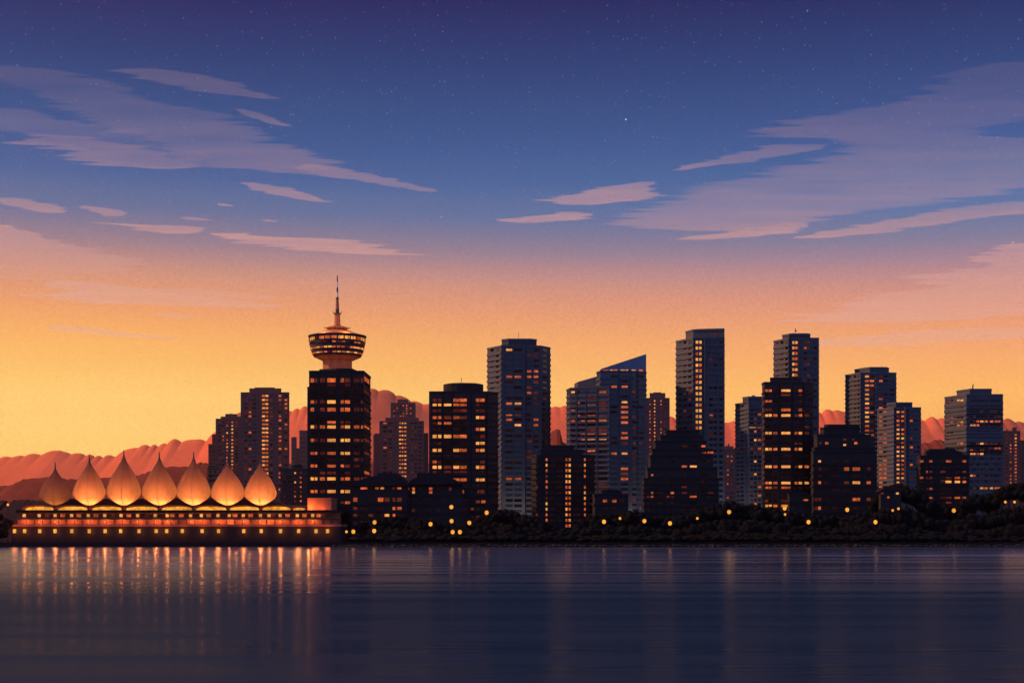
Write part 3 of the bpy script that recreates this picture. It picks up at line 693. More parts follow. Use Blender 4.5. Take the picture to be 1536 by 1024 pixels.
# =================================================================== CONVENTION CENTRE
DC = 470
C = Building('convention_centre', 'long waterfront hall with seven glowing teardrop fabric sails on its roof', DC, 265, 'convention centre', wall='podium', trim='podium')
C.wall = M['quay']
def xs(p, D=DC): return X(p, D)
base = C.block([(17, 0), (512, 0), (520, 6)], 787.5, depth=36, wall=M['quay'])
for x in (21.9, 37, 59.6, 82.6, 107.7, 134, 157.8, 181, 208.6, 234.3, 250, 273.5, 303.2, 327.9, 365.6, 392, 420.8, 448, 474, 491.4):
    C.window(base, x-2.3, x+2.3, 796, 5.8, 'q')
    point_light('quay_lamp', (X(x, DC-1.0), DC-1.0, Z(796, DC-1)), 420, (1, 0.22, 0.04), C.root, 0.9)
low = C.block([(26, 2), (506, 2), (511, 8)], 778.3, 787.7, depth=34, wall=M['podium'])
upf = C.block([(26, 3), (506, 3), (511, 8)], 768.5, 778.5, depth=33, wall=M['podium'])
C.extra('terrace_slab', lambda b: b.prism([(xs(24), DC-0.2), (xs(507), DC-0.2), (xs(507), DC+34), (xs(24), DC+34)], Z(768.6, DC), Z(764.6, DC), M['quay']))
C.extra('floor_edge', lambda b: b.prism([(xs(25), DC+1.2), (xs(507), DC+1.2), (xs(507), DC+3.2), (xs(25), DC+3.2)], Z(779, DC), Z(777.6, DC), M['near_warm']))
wx = [(36.4, 'b'), (46.5, 'd'), (58.8, 'b'), (70.5, 'd'), (82.8, 'b'), (94, 'm'), (107.5, 'b'), (118.2, 'm'), (132.6, 'b'), (144, 'm'), (157.2, 'b'), (169.5, 'd'), (181.6, 'b'), (193.3, 'm'), (206.5, 'b'), (219.6, 'd'),
      (232.8, 'b'), (251, 'b'), (258.5, 'm'), (272, 'm'), (286, 'b'), (302, 'b'), (313, 'm'), (327, 'b'), (344, 'b'), (352.5, 'm'), (365, 'b'), (376, 'm'), (390.6, 'b'), (403.5, 'b'), (410, 'd'), (420.3, 'b'), (431.3, 'm'), (446, 'b'), (456.6, 'm'), (469, 'b'), (478, 'm'), (484, 'd')]
for x, l in wx: C.window(upf, x-(2.3 if l == 'b' else 3.4), x+(2.3 if l == 'b' else 3.4), 772.6, 4.8, l)
rr = random.Random(2)
for k, (x, l) in enumerate(wx):
    if l == 'b':
        if k % 3: C.window(low, x-0.8, x+0.8, 782, 3.0, 'b')
        point_light('wall_lamp', (xs(x), DC+0.4, Z(782, DC)), 420, (1, 0.27, 0.06), C.root, 0.25)
for x in range(40, 500, 12):
    C.piers(low, [x], 0.8, 779, 787, M['near_warm'], proud=0.2)
# glowing wall block at the right end of the terrace
wb = C.block([(461.3, 8), (497, 8), (505, 14)], 747, 764.8, depth=24, wall=M['podium'])
# low back wall behind canopies
C.block([(40, 22), (461, 22)], 757, 764.8, depth=26, wall=M['podium'])
# arched canopies with lit glazing
arcs = [(34, 82), (83, 133), (134, 184), (185.5, 238), (239, 289.5), (290.4, 341), (341.5, 390), (390.7, 437), (438, 457)]
for k, (l, r) in enumerate(arcs):
    x0, x1 = xs(l, DC+6), xs(r, DC+6); w = (x1-x0); cx = (x0+x1)/2
    z0 = Z(764.6, DC+6); hh = Z(757.2 if k < 8 else 759.8, DC+6) - z0
    def prof(t, s): return (cx + s*w/2*math.cos(math.pi*t), z0 + hh*max(0.0, math.sin(math.pi*t))**0.62*(s if s < 1 else 1))
    n = 22
    b = MB(C.root.location)
    outer = [prof(i/n, 1.0) for i in range(n+1)]; inner = [(cx + (x-cx)*0.97, z0 + (z-z0)*0.92 - 0.0) for x, z in outer]
    vs = []; fs = []
    for y in (DC+5.2, DC+15):
        vs += [(x, y, z) for x, z in outer] + [(x, y, max(z, z0)) for x, z in inner]
    m1 = 2*(n+1)
    for i in range(n):
        fs += [(i, i+1, m1+i+1, m1+i), (n+1+i, m1+n+1+i, m1+n+2+i, n+2+i), (i, n+1+i, n+2+i, i+1), (m1+i, m1+i+1, m1+n+2+i, m1+n+1+i)]
    b.add(vs, fs, M['sail'])
    o = b.build('canopy', C.root, smooth=False)
    b = MB(C.root.location)
    g = [(cx + (x-cx)*0.93, z0 + (z-z0)*0.74) for x, z in outer]
    vs = [(x, DC+7.5, z) for x, z in g] + [(x, DC+7.8, z) for x, z in g]
    fs = [tuple(range(n+1)), tuple(range(2*n+1, n, -1))] + [(i, i+1, n+2+i, n+1+i) for i in range(n)] + [(n, 0, n+1, 2*n+1)]
    b.add(vs, fs, M['hall']); b.build('glazing', o)
    for q in (0.3, 0.7):
        point_light('canopy_lamp', (x0+w*q, DC+3.8, z0+0.55), 260, (1, 0.33, 0.09), C.root, 0.3)
point_light('terrace_lamp', (xs(463, 476), DC+6.2, Z(761, 476)), 1500, (1, 0.28, 0.06), C.root, 0.3)
point_light('terrace_lamp', (xs(480, 476), DC+6.4, Z(763, 476)), 400, (1, 0.24, 0.06), C.root, 0.3)
# dark fabric humps between sails
for a, bb in zip((83, 134, 185.5, 239, 290.4, 341.5, 390.7), (134, 185.5, 239, 290.4, 341.5, 390.7, 432)):
    b = MB(C.root.location); n = 14; pts = []
    for i in range(n+1):
        t = i/n; h_ = math.sin(math.pi*t)**1.3
        pts.append((xs(a+(bb-a)*t, DC+18), Z(758-10.5*h_ if bb < 431 else 758-6*h_, DC+18)))
    vs = [(x, DC+18, z) for x, z in pts] + [(x, DC+22, z) for x, z in pts] + [(pts[-1][0], DC+18, Z(764.7, DC+18)), (pts[0][0], DC+18, Z(764.7, DC+18)), (pts[-1][0], DC+22, Z(764.7, DC+18)), (pts[0][0], DC+22, Z(764.7, DC+18))]
    q = 2*(n+1)
    fs = [tuple(range(n+1))+(q, q+1), tuple(range(2*n+1, n, -1))+(q+3, q+2)] + [(i, n+1+i, n+2+i, i+1) for i in range(n)] + [(n, 2*n+1, q+2, q), (0, q+1, q+3, n+1), (q, q+2, q+3, q+1)]
    b.add(vs, fs, M['near_warm']); b.build('fabric_roof', C.root)
# sails
prof_y = [(0.0, 0.6), (1, 4.8), (2.5, 8.2), (4.6, 12), (8.7, 19), (12.5, 22.9), (17, 24.6), (22, 24.3), (28, 22.5), (36, 18.7), (44, 13.8), (50, 9.5), (56, 5.6), (60, 3.2), (64, 1.7), (66, 1.0)]
sails = [(82.8, 61, 108, 703, 692.5), (134, 110, 159, 692, 681), (185.7, 160, 212, 684.5, 674.5), (239, 213, 265, 687.5, 677.5), (290.4, 265, 316, 687.5, 677.5), (341.5, 316, 366.5, 694, 684), (390.7, 366, 414.5, 694.5, 686)]
for k, (c0, l, r, yb, yt) in enumerate(sails):
    Ds = DC+10; ybot = 758; sy = (ybot-yb)/66.0*1.0; sw = (r-l)/2/24.4; cx = xs(c0, Ds)
    lenp = ybot-yb
    b = MB(C.root.location); rings = []; seg = 40; dz = 0.55
    fine = []
    for i in range(len(prof_y)-1):
        (h0, r0), (h1, r1) = prof_y[i], prof_y[i+1]
        fine += [(h0+(h1-h0)*t/2, r0+(r1-r0)*t/2) for t in range(2)]
    fine.append(prof_y[-1])
    # smooth the outline
    for _ in range(1):
        fine = [fine[0]] + [(fine[i][0], (fine[i-1][1]+2*fine[i][1]+fine[i+1][1])/4) for i in range(1, len(fine)-1)] + [fine[-1]]
    pr = [(rad*sw*Ds/F, Z(ybot - hgt/66*lenp, Ds)) for hgt, rad in fine]
    # offset centre: left and right half widths differ a little
    b.lathe((cx, Ds), pr, M['sail'], seg, ey=dz)
    so = b.build('sail', C.root, smooth=True)
    b = MB(C.root.location)
    b.tube([(cx, Ds-rr_*dz-0.03, z) for rr_, z in pr], 0.09, M['pod_plaster'], 5); b.build('rib', so)
    for an in (-1.08, -0.62, 0.62, 1.08):
        b = MB(C.root.location); b.tube([(cx+math.sin(an)*(rr_+0.02), Ds-math.cos(an)*(rr_+0.02)*dz, z) for rr_, z in pr], 0.045, M['podium'], 4); b.build('seam', so)
    for sx in (-1, 1):
        b = MB(C.root.location); b.tube([(cx+sx*(rr_+0.02), Ds, z) for rr_, z in pr], 0.10, M['pod_plaster'], 5); b.build('edge_cable', so)
    b = MB(C.root.location); b.tube([(cx, Ds, Z(yb+1.5, Ds)), (cx, Ds, Z((yb+yt)/2, Ds)), (cx, Ds, Z(yt, Ds))], [0.28, 0.2, 0.12], M['steel'], 8); b.build('mast', so)
    pw = 100 if k == 0 else 560
    for q_ in (-1, 1): point_light('sail_lamp', (cx+q_*1.3, Ds, Z(750, Ds)), pw*1.5, (1, 0.62, 0.17), C.root, 0.7)
    point_light('sail_lamp', (cx, Ds, Z(742, Ds)), pw*1.1, (1, 0.20, 0.055), C.root, 1.2)
    point_light('sail_lamp', (cx, Ds, Z(729, Ds)), pw*0.12, (1, 0.2, 0.09), C.root, 1.2)
C.finish()

# =================================================================== STREET LAMPS
lamp_mesh = None
lamps = [(519.8, 797, 'low amber quay lamp right of the convention hall base, leftmost of its pair'), (530, 796.8, 'low quay lamp right of the convention hall base, rightmost of its pair'),
 (561.9, 782.9, 'lamp above the left mound of trees, directly over a lower lamp'), (561.3, 795.7, 'small lamp at the waterline of the left tree mound, below another lamp'),
 (645.8, 785.6, 'lone oval lamp right of the left tree mound under the flat hump roof'), (677, 760, 'topmost of three lamps in one vertical line left of the dark annex'),
 (677.3, 781, 'middle of three lamps in one vertical line left of the dark annex'), (679, 797.4, 'bottom lamp near the water, under two lamps in one vertical line'),
 (689.8, 797.4, 'low lamp near the water beside the bottom lamp of the vertical line'), (704, 783.7, 'large bright lamp left of the central tree mound'),
 (730, 768.4, 'bright lamp touching the top left slope of the central tree mound'), (906, 782, 'lamp among trees under the two-window low-rise'),
 (930, 777, 'small dot lamp between two lamps left of the stepped black tower'), (966.6, 781, 'lamp at the lower left corner of the stepped black tower'),
 (1005, 784.4, 'lamp in the trees under the middle of the stepped black tower'), (1046, 777, 'tiny pale lamp under the right foot of the stepped black tower'),
 (1093.6, 767.4, 'lamp in the tree crown below the narrow blue tower'), (1177, 761.8, 'bright lamp at the foot of the amber-barred dark tower'),
 (1177.6, 771, 'faint small lamp just below the bright lamp of the amber-barred tower'),
 (1212.8, 782.5, 'lamp in the trees left of the standing promenade lamp'), (1270.8, 764, 'standing lamp with visible stem in front of the broad-shouldered tower'),
 (1313.2, 782.5, 'lamp low in the trees right of the standing promenade lamp'), (1339, 765, 'tiny lamp under the hillside house, left of its pair'), (1347.7, 762.5, 'tiny lamp under the hillside house, right of its pair'),
 (1430.7, 765.3, 'bright lamp in the dip below the short stepped-roof block'), (1508, 752.5, 'tall amber lamp near the right edge, left one of two'), (1521.8, 752.5, 'tall amber lamp near the right edge, right one of two'),
 (11.8, 756.5, 'faint distant lamp at the far left edge before the headland')]
DL = 457.5
small = {930, 1046, 1177.6, 1339, 1347.7, 519.8, 11.8, 1508, 1521.8}
def lamp_meshes():
    out = {}
    for kk, r in (('big', 0.58), ('small', 0.36)):
        b = MB(); b.lathe((0, 0), [(r*math.sin(math.pi*t/10)+0.01, -r*math.cos(math.pi*t/10)*1.15) for t in range(11)], M['lamp'], 14)
        o = b.build('globe'); out[kk] = o.data; bpy.data.objects.remove(o)
    b = MB(); b.lathe((0, 0), [(0.16, 0), (0.13, 0.15), (0.07, 0.2), (0.06, 0.97), (0.14, 0.985), (0.14, 1.0)], M['post'], 8)
    o = b.build('post'); out['post'] = o.data; bpy.data.objects.remove(o)
    b = MB(); b.lathe((0, 0), [(0.5, 0), (0.3, 0.16), (0.04, 0.24)], M['post'], 12)
    o = b.build('cap'); out['cap'] = o.data; bpy.data.objects.remove(o)
    return out
LM = lamp_meshes()
for x, y, lab in lamps:
    z = Z(y, DL); r = 'small' if x in small else 'big'
    e = empty('street_lamp', (X(x, DL), DL, GZ)); tag(e, lab, 'street lamp', 'lamps along the waterfront')
    g = bpy.data.objects.new('globe', LM[r]); link(g, e); g.location = (0, 0, z-GZ)
    p = bpy.data.objects.new('post', LM['post']); link(p, e); p.scale = (0.8, 0.8, z-GZ-0.55)
    c = bpy.data.objects.new('cap', LM['cap']); link(c, e); c.location = (0, 0, z-GZ+(0.6 if r == 'big' else 0.38)); c.scale = (0.7, 0.7, 0.7) if r == 'big' else (0.45, 0.45, 0.45)
    point_light('bulb', (X(x, DL), DL-0.9, z), 27 if r == 'big' else 9, (1, 0.45, 0.16), e, 0.45)

# unseen fill lights added to imitate the misty glow on the tower feet
def fill_at_foot(x, D, en, col, lab, y=778):
    e = empty('fill_light', (X(x, D), D, GZ)); tag(e, lab, 'fill_light', 'unseen fill lights added at the foot of the towers')
    b = MB(e.location); b.lathe((e.location.x, e.location.y), [(0.25, GZ), (0.12, GZ+0.3), (0.12, Z(y, D)-0.5), (0.4, Z(y, D)-0.4), (0.45, Z(y, D)-0.05)], M['steel'], 8); b.build('post', e)  # made-up fitting that carries the added light
    point_light('fill_bulb', (X(x, D), D, Z(y, D)+0.4), en, col, e, 0.6)
PALE = (1.0, 0.80, 0.62)
fill_at_foot(776, 598, 4200, PALE, 'unseen fill light added at the foot of the tall blue-grey tower')
fill_at_foot(950, 579, 3000, PALE, 'unseen fill light added at the foot of the wedge-roof tower')
fill_at_foot(1075, 588, 2800, (0.85, 0.85, 1.0), 'unseen fill light added at the foot of the tallest slim tower')
fill_at_foot(1133, 576, 3600, PALE, 'unseen fill light added at the foot of the narrow glass-corner tower')
fill_at_foot(1350, 566, 2500, (0.9, 0.85, 1.0), 'unseen fill light added at the foot of the joined right-hand towers')
fill_at_foot(1172, 510, 900, (1, 0.6, 0.3), 'unseen fill light added at the foot of the amber-barred dark tower')
fill_at_foot(1470, 580, 1000, PALE, 'unseen fill light added at the foot of the wide far-right tower')

# =================================================================== TREES
def tree_variants():
    out = []
    for v in range(7):
        r = random.Random(100+v)
        b = MB()
        lobes = []
        nl = r.randint(6, 9)
        for i in range(nl):
            a = 2*math.pi*i/nl + r.uniform(-.3, .3); rad = r.uniform(0.18, 0.34)
            lobes.append((Vector((math.cos(a)*rad, math.sin(a)*rad, r.uniform(0.42, 0.66))), r.uniform(0.17, 0.25)))
        lobes.append((Vector((r.uniform(-.06, .06), 0, 0.74)), r.uniform(0.20, 0.255)))
        lobes.append((Vector((0, 0, 0.5)), 0.3))
        for c, R in lobes:
            bm = bmesh.new(); bmesh.ops.create_icosphere(bm, subdivisions=2, radius=R*0.88)
            vs = []
            for q in bm.verts:
                n = mnoise.noise(q.co*9+c*5)*0.16+1
                vs.append(c + Vector((q.co.x*n, q.co.y*n, q.co.z*n*0.9)))
            fs = [[w.index for w in f.verts] for f in bm.faces]; bm.free()
            b.add(vs, fs, M['foliage'])
            for _ in range(int(230*R/0.25)):
                u = Vector((r.gauss(0, 1), r.gauss(0, 1), r.gauss(0, 1))).normalized()
                p = c + Vector((u.x, u.y, u.z*0.9))*R*r.uniform(0.86, 1.07)
                t1 = u.orthogonal().normalized(); t2 = u.cross(t1)
                t1 = (t1*r.uniform(-1, 1)+t2*r.uniform(-1, 1)+u*r.uniform(-.4, .8)).normalized(); t2 = t1.cross(u + Vector((0.01, 0, 0))).normalized()
                s_ = r.uniform(0.016, 0.032)
                b.add([p-t1*s_-t2*s_*.6, p+t1*s_-t2*s_*.5, p+t1*s_*1.1+t2*s_*.6, p-t1*s_*.8+t2*s_*.5], [(0, 1, 2, 3)], M['foliage'])
        o = b.build('crown'); crown = o.data; bpy.data.objects.remove(o)
        b = MB(); b.tube([(0, 0, 0), (0.01, 0, 0.2), (0, 0.01, 0.45), (0, 0, 0.6)], [0.045, 0.032, 0.024, 0.012], M['bark'], 7)
        for i in range(4):
            a = i*1.6+v; b.tube([(0, 0, 0.25+0.05*i), (math.cos(a)*0.12, math.sin(a)*0.12, 0.42+.04*i), (math.cos(a)*0.24, math.sin(a)*0.24, 0.55+.03*i)], [0.018, 0.012, 0.006], M['bark'], 5)
        o = b.build('trunk'); trunk = o.data; bpy.data.objects.remove(o)
        out.append((crown, trunk))
    return out
TV = tree_variants()
def interp(prof, x):
    for (x0, y0), (x1, y1) in zip(prof[:-1], prof[1:]):
        if x0 <= x <= x1: return y0+(y1-y0)*(x-x0)/(x1-x0)
    return prof[-1][1] if x > prof[-1][0] else prof[0][1]
def tree(x, ytop, D, wpx, label, group, rng, base=GZ):
    h = Z(ytop, D) - base
    h = max(h, 2.2)
    cr, tk = TV[rng.randrange(len(TV))]
    e = empty('broadleaf_tree', (X(x, D), D, base)); tag(e, label, 'tree', group)
    w = wpx*D/F/1.05
    rz = rng.uniform(0, 6.28)
    for nm, me in (('crown', cr), ('trunk', tk)):
        o = bpy.data.objects.new(nm, me); link(o, e); o.rotation_euler = (0, 0, rz)
        if nm == 'trunk': o.scale = (w*0.8, w*0.8, h*0.9/0.6)
        else:
            cz = min(h, w*1.0); o.scale = (w, w, cz/0.955*1.25); o.location = (0, 0, h-cz*1.25)
    return e
skyline = [(524, 797), (535, 789), (548, 782), (560, 779), (580, 776), (600, 775), (622, 777), (640, 780), (660, 786), (690, 788), (705, 781), (718, 776), (732, 769), (745, 765.5), (758, 764.5), (770, 766), (778, 770),
    (790, 774), (802, 778), (815, 781), (828, 787), (842, 793), (855, 796), (863, 795), (868, 784), (876, 776), (890, 772.5), (905, 770.5), (925, 769.5), (945, 768), (953, 765.5), (960, 767), (968, 773), (1000, 776), (1030, 772),
    (1045, 767), (1060, 760), (1078, 755), (1088, 752), (1098, 751), (1108, 757), (1116, 759), (1126, 756), (1137, 757), (1146, 762), (1160, 761), (1175, 764), (1200, 769), (1230, 773), (1270, 774), (1300, 768), (1315, 748),
    (1320, 737), (1332, 728.5), (1342, 726), (1356, 727), (1366, 733), (1374, 734.5), (1384, 741), (1396, 750), (1410, 756), (1430, 758), (1446, 754), (1456, 742), (1464, 740), (1472, 741.5), (1478, 744), (1490, 738), (1503, 730), (1515, 727), (1524, 723.5), (1540, 725), (1560, 728)]
segs = [(524, 'below the humped block'), (640, 'left of the annex lamps'), (695, 'on the central mound'), (800, 'below the dotted mid rise'),
    (863, 'left of the stepped black tower'), (960, 'below the stepped black tower'), (1055, 'below the narrow blue tower'), (1143, 'below the amber-barred dark tower'), (1216, 'below the broad-shouldered black tower'),
    (1312, 'around the hillside house'), (1375, 'below the short stepped-roof block'), (1452, 'rising at the right edge')]
ORD0 = ['first', 'second', 'third', 'fourth', 'fifth', 'sixth', 'seventh', 'eighth', 'ninth', 'tenth', 'eleventh', 'twelfth', 'thirteenth', 'fourteenth', 'fifteenth']
ORD = ORD0 + ['sixteenth', 'seventeenth', 'eighteenth', 'nineteenth', 'twentieth']
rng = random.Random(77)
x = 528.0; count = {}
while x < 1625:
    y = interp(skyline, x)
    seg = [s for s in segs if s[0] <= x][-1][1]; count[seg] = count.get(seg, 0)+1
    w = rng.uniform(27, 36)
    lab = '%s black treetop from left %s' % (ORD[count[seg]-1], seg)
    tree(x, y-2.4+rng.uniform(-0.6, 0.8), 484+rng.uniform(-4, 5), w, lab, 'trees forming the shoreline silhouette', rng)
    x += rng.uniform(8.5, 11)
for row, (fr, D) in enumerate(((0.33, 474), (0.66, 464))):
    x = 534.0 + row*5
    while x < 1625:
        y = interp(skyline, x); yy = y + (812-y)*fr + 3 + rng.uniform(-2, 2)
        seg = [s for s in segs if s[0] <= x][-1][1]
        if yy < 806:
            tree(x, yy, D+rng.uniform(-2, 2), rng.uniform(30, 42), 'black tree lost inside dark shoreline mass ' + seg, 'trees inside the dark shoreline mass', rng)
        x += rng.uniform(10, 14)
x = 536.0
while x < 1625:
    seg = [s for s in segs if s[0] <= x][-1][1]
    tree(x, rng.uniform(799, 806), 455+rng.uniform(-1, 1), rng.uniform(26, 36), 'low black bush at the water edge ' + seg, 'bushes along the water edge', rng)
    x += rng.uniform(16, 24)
# left edge trees
k = 0
for xx, yy, D, w in ((-6, 762, 476, 26), (9, 776, 470, 24), (2, 788, 464, 22), (-14, 775, 468, 24)):
    tree(xx, yy, D, w, ['dark tree at the very left edge, topmost of the clump', 'dark round tree against the left end of the convention hall', 'lowest dark tree near the quay at the left edge', 'dark tree half cut off by the left edge'][k], 'trees at the left edge', rng); k += 1

# =================================================================== LAND, WATER, HILLS
g = MB(); n = 24
ys_ = [SHORE, 470, 520, 700, 1200, 3000, 8000, 19000]
for a, b2 in zip(ys_[:-1], ys_[1:]):
    g.add([(-8900, a, GZ), (8900, a, GZ), (8900, b2, GZ), (-8900, b2, GZ)], [(0, 1, 2, 3)], M['ground'])
tag(g.build('ground'), kind='structure')
g = MB()
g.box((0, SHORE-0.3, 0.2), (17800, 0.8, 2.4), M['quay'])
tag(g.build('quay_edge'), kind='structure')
# rock armour at the foot of the shore
def rocks():
    b = MB(); r = random.Random(5)
    for i in range(900):
        xx = r.uniform(X(500, SHORE), X(1560, SHORE)); s_ = r.uniform(0.3, 0.8); yy = SHORE-0.9-r.uniform(0, 1.2)
        bm = bmesh.new(); bmesh.ops.create_icosphere(bm, subdivisions=1, radius=s_)
        vs = [(q.co.x*r.uniform(.7, 1.3)+xx, q.co.y*r.uniform(.7, 1.2)+yy, q.co.z*r.uniform(.5, .9)+r.uniform(-.1, .5)) for q in bm.verts]
        fs = [[w.index for w in f.verts] for f in bm.faces]; bm.free(); b.add(vs, fs, M['quay'])
    return b.build('shore_rocks')
tag(rocks(), 'band of dark rocks along the waterline below the trees', 'rocks', kind='stuff')
g = MB()
g.add([(-8900, -580, 0), (8900, -580, 0), (8900, SHORE+0.2, 0), (-8900, SHORE+0.2, 0)], [(0, 1, 2, 3)], water_mat())
tag(g.build('water'), kind='structure')

def hills(name, prof, D, half, mat, bump, step, seed, x0=-150, x1=1700, power=1.0):
    """a ridge with real slopes front and back; its crest follows the profile"""
    vs = []; fs = []
    xsn = []; x = x0
    while x <= x1: xsn.append(x); x += step
    ts = [-1, -0.8, -0.6, -0.4, -0.26, -0.17, -0.1, -0.05, 0, 0.06, 0.14, 0.3, 0.6, 1]
    for px in xsn:
        y = interp(prof, px)
        sc = abs(math.sin((px+seed*7)*math.pi/bump[0]+1.3*mnoise.noise((px*0.013, seed, 0))*6))
        hgt = Z(y, D) - GZ; bmp = bump[1]*(sc**0.7) * (0.6+0.6*mnoise.noise((px*0.03, seed*3.1, 0.5)))*D/F
        for t in ts:
            yy = D + t*half
            f = max(0.0, 1-abs(t))**0.8
            nn = 1 + (0.015*mnoise.noise((px*0.02*1.7, t*4, seed)) + 0.008*mnoise.noise((px*0.09, t*9, seed)) if t != 0 else 0)*min(1, abs(t)*3)
            vs.append((X(px, D)*1.0, yy, GZ - 2 + (hgt+2)*f*nn + bmp*math.exp(-(t*9)**2)))
    m = len(ts)
    for i in range(len(xsn)-1):
        for j in range(m-1): fs.append((i*m+j, (i+1)*m+j, (i+1)*m+j+1, i*m+j+1))
    b = MB((0, D, 0)); b.add(vs, fs, mat)
    return tag(b.build(name, smooth=True), kind='structure')
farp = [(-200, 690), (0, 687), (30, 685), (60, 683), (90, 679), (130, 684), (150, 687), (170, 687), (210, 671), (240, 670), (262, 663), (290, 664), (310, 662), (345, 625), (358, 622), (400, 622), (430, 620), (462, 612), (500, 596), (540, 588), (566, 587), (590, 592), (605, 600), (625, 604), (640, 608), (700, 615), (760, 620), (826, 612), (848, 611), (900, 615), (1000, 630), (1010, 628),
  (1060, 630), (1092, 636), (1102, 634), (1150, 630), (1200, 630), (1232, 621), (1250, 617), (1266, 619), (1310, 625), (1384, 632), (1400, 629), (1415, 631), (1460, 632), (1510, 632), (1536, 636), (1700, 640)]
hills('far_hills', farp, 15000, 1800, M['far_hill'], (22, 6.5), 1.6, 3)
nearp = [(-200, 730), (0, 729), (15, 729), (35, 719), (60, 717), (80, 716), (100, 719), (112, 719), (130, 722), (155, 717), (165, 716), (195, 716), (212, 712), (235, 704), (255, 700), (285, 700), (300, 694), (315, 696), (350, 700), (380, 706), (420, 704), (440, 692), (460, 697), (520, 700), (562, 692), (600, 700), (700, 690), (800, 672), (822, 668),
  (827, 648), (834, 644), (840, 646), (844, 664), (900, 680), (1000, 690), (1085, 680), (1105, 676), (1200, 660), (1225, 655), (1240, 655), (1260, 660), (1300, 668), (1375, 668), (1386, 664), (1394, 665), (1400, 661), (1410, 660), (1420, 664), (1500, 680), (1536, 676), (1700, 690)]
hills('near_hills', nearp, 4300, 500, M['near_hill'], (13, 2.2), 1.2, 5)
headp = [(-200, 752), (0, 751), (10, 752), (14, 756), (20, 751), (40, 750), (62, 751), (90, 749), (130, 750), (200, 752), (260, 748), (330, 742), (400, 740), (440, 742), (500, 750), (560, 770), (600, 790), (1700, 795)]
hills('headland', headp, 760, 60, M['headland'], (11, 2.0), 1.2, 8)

# =================================================================== CLOUDS
def n1(v, s): return mnoise.noise((v, s*3.7, 0.3))
def cloud(label, rows, a0, a1=None, seed=0, jag=9.0, alt=3000.0, fade=None):
    """rows: (photo row, left, right); a thin cirrus slab lying level at its altitude"""
    a1 = a0 if a1 is None else a1
    y0, y1 = rows[0][0], rows[-1][0]
    step = 1.0; n = max(6, int((y1-y0)/step)); nx = 14
    L = [(r[0], r[1]) for r in rows]; R = [(r[0], r[2]) for r in rows]
    vs = []; fs = []; dens = []
    th = 5.0
    for i in range(n+1):
        y = y0+(y1-y0)*i/n
        amp = jag*min(1, min(i, n-i)/3.0)
        amp *= min(1.6, 0.4+(interp(R, y)-interp(L, y))/140)
        l = interp(L, y) + amp*(2.2*n1(y*0.21, seed)+2.6*n1(y*0.47, seed+9)); r = interp(R, y) + amp*(2.2*n1(y*0.21, seed+4)+2.6*n1(y*0.47, seed+17))
        if r < l+1: r = l+1
        t = i/n; k = (HOR-y)/F; D = (alt-H)/k
        for j in range(nx+1):
            u = j/nx; px = l+(r-l)*u
            e = a0+(a1-a0)*t
            if fade == 'right': e *= 1-0.75*u
            elif fade == 'left': e *= 0.25+0.75*u
            elif fade == 'bottom': e *= 1-t
            elif fade == 'bottomleft': e *= min(1, 0.35+0.65*u + 0.65*(1-t))
            dens.append(e*(0.22+0.66*min(1, max(0, (y-130)/250)))*(0.0 if j in (0, nx) else 0.3 if i in (0, n) else 0.85 if j in (1, nx-1) else 1))
            vs.append((X(px, D), D, alt))
    base = len(vs)
    vs += [(x, y, z+th) for x, y, z in vs]; dens += dens
    m = nx+1
    for i in range(n):
        for j in range(nx):
            q = (i*m+j, i*m+j+1, (i+1)*m+j+1, (i+1)*m+j)
            fs.append(q[::-1]); fs.append(tuple(base+w for w in q))
    cx = sum(v[0] for v in vs)/len(vs); cy = sum(v[1] for v in vs)/len(vs)
    edge = []
    for i in range(n): edge += [((i*m), (i+1)*m), ((i+1)*m+nx, i*m+nx)]
    for j in range(nx): edge += [(j+1, j), (n*m+j, n*m+j+1)]
    for p, q in edge: fs.append((p, q, base+q, base+p))
    me = bpy.data.meshes.new('cloud'); me.from_pydata([(v[0]-cx, v[1]-cy, v[2]-alt) for v in vs], [], fs)
    me.materials.append(M['cloud']); at = me.attributes.new('cover', 'FLOAT', 'POINT'); at.data.foreach_set('value', dens); me.update()
    o = bpy.data.objects.new('cloud', me); o.location = (cx, cy, alt); link(o)
    tag(o, label, 'cloud', 'cirrus clouds'); return o
E = 1580
cloud('broad lilac cloud band sweeping down from the upper left edge', [(99, -40, 15), (106, -40, 95), (112, -40, 125), (120, -40, 150), (130, 15, 178), (140, 50, 195), (150, 75, 228), (160, 92, 285), (168, 100, 340), (180, 128, 352), (190, 150, 375), (200, 172, 382), (215, 225, 420), (230, 238, 468), (243, 265, 505), (251, 320, 512), (258, 400, 530), (264, 470, 560)], 0.15, 0.22, 1)
cloud('pale veil under the dark slash at the left edge', [(163, -40, 30), (172, -40, 70), (180, -40, 105), (190, -10, 165), (200, 20, 235), (212, 60, 260), (226, 150, 300), (238, 240, 330)], 0.16, 0.10, 2)
cloud('small lilac lens cloud high above the lookout antenna to its left', [(103, 205, 225), (107, 160, 262), (112, 200, 295), (118, 215, 325), (124, 238, 352), (131, 255, 366), (138, 285, 376), (143, 340, 400), (149, 395, 425)], 0.26, 0.30, 3)
cloud('short thin wisp below the small high lens cloud', [(164, 350, 366), (170, 357, 387), (178, 377, 412), (185, 400, 425), (190, 425, 440)], 0.25, 0.3, 4, 4)
cloud('pinkish feathered streak left under the broad lilac band', [(201, 28, 52), (206, 60, 148), (212, 18, 165), (217, 32, 190), (223, 62, 226), (229, 78, 242), (235, 102, 258), (241, 118, 290), (247, 130, 322), (251, 190, 300), (254, 235, 262)], 0.30, 0.32, 5)
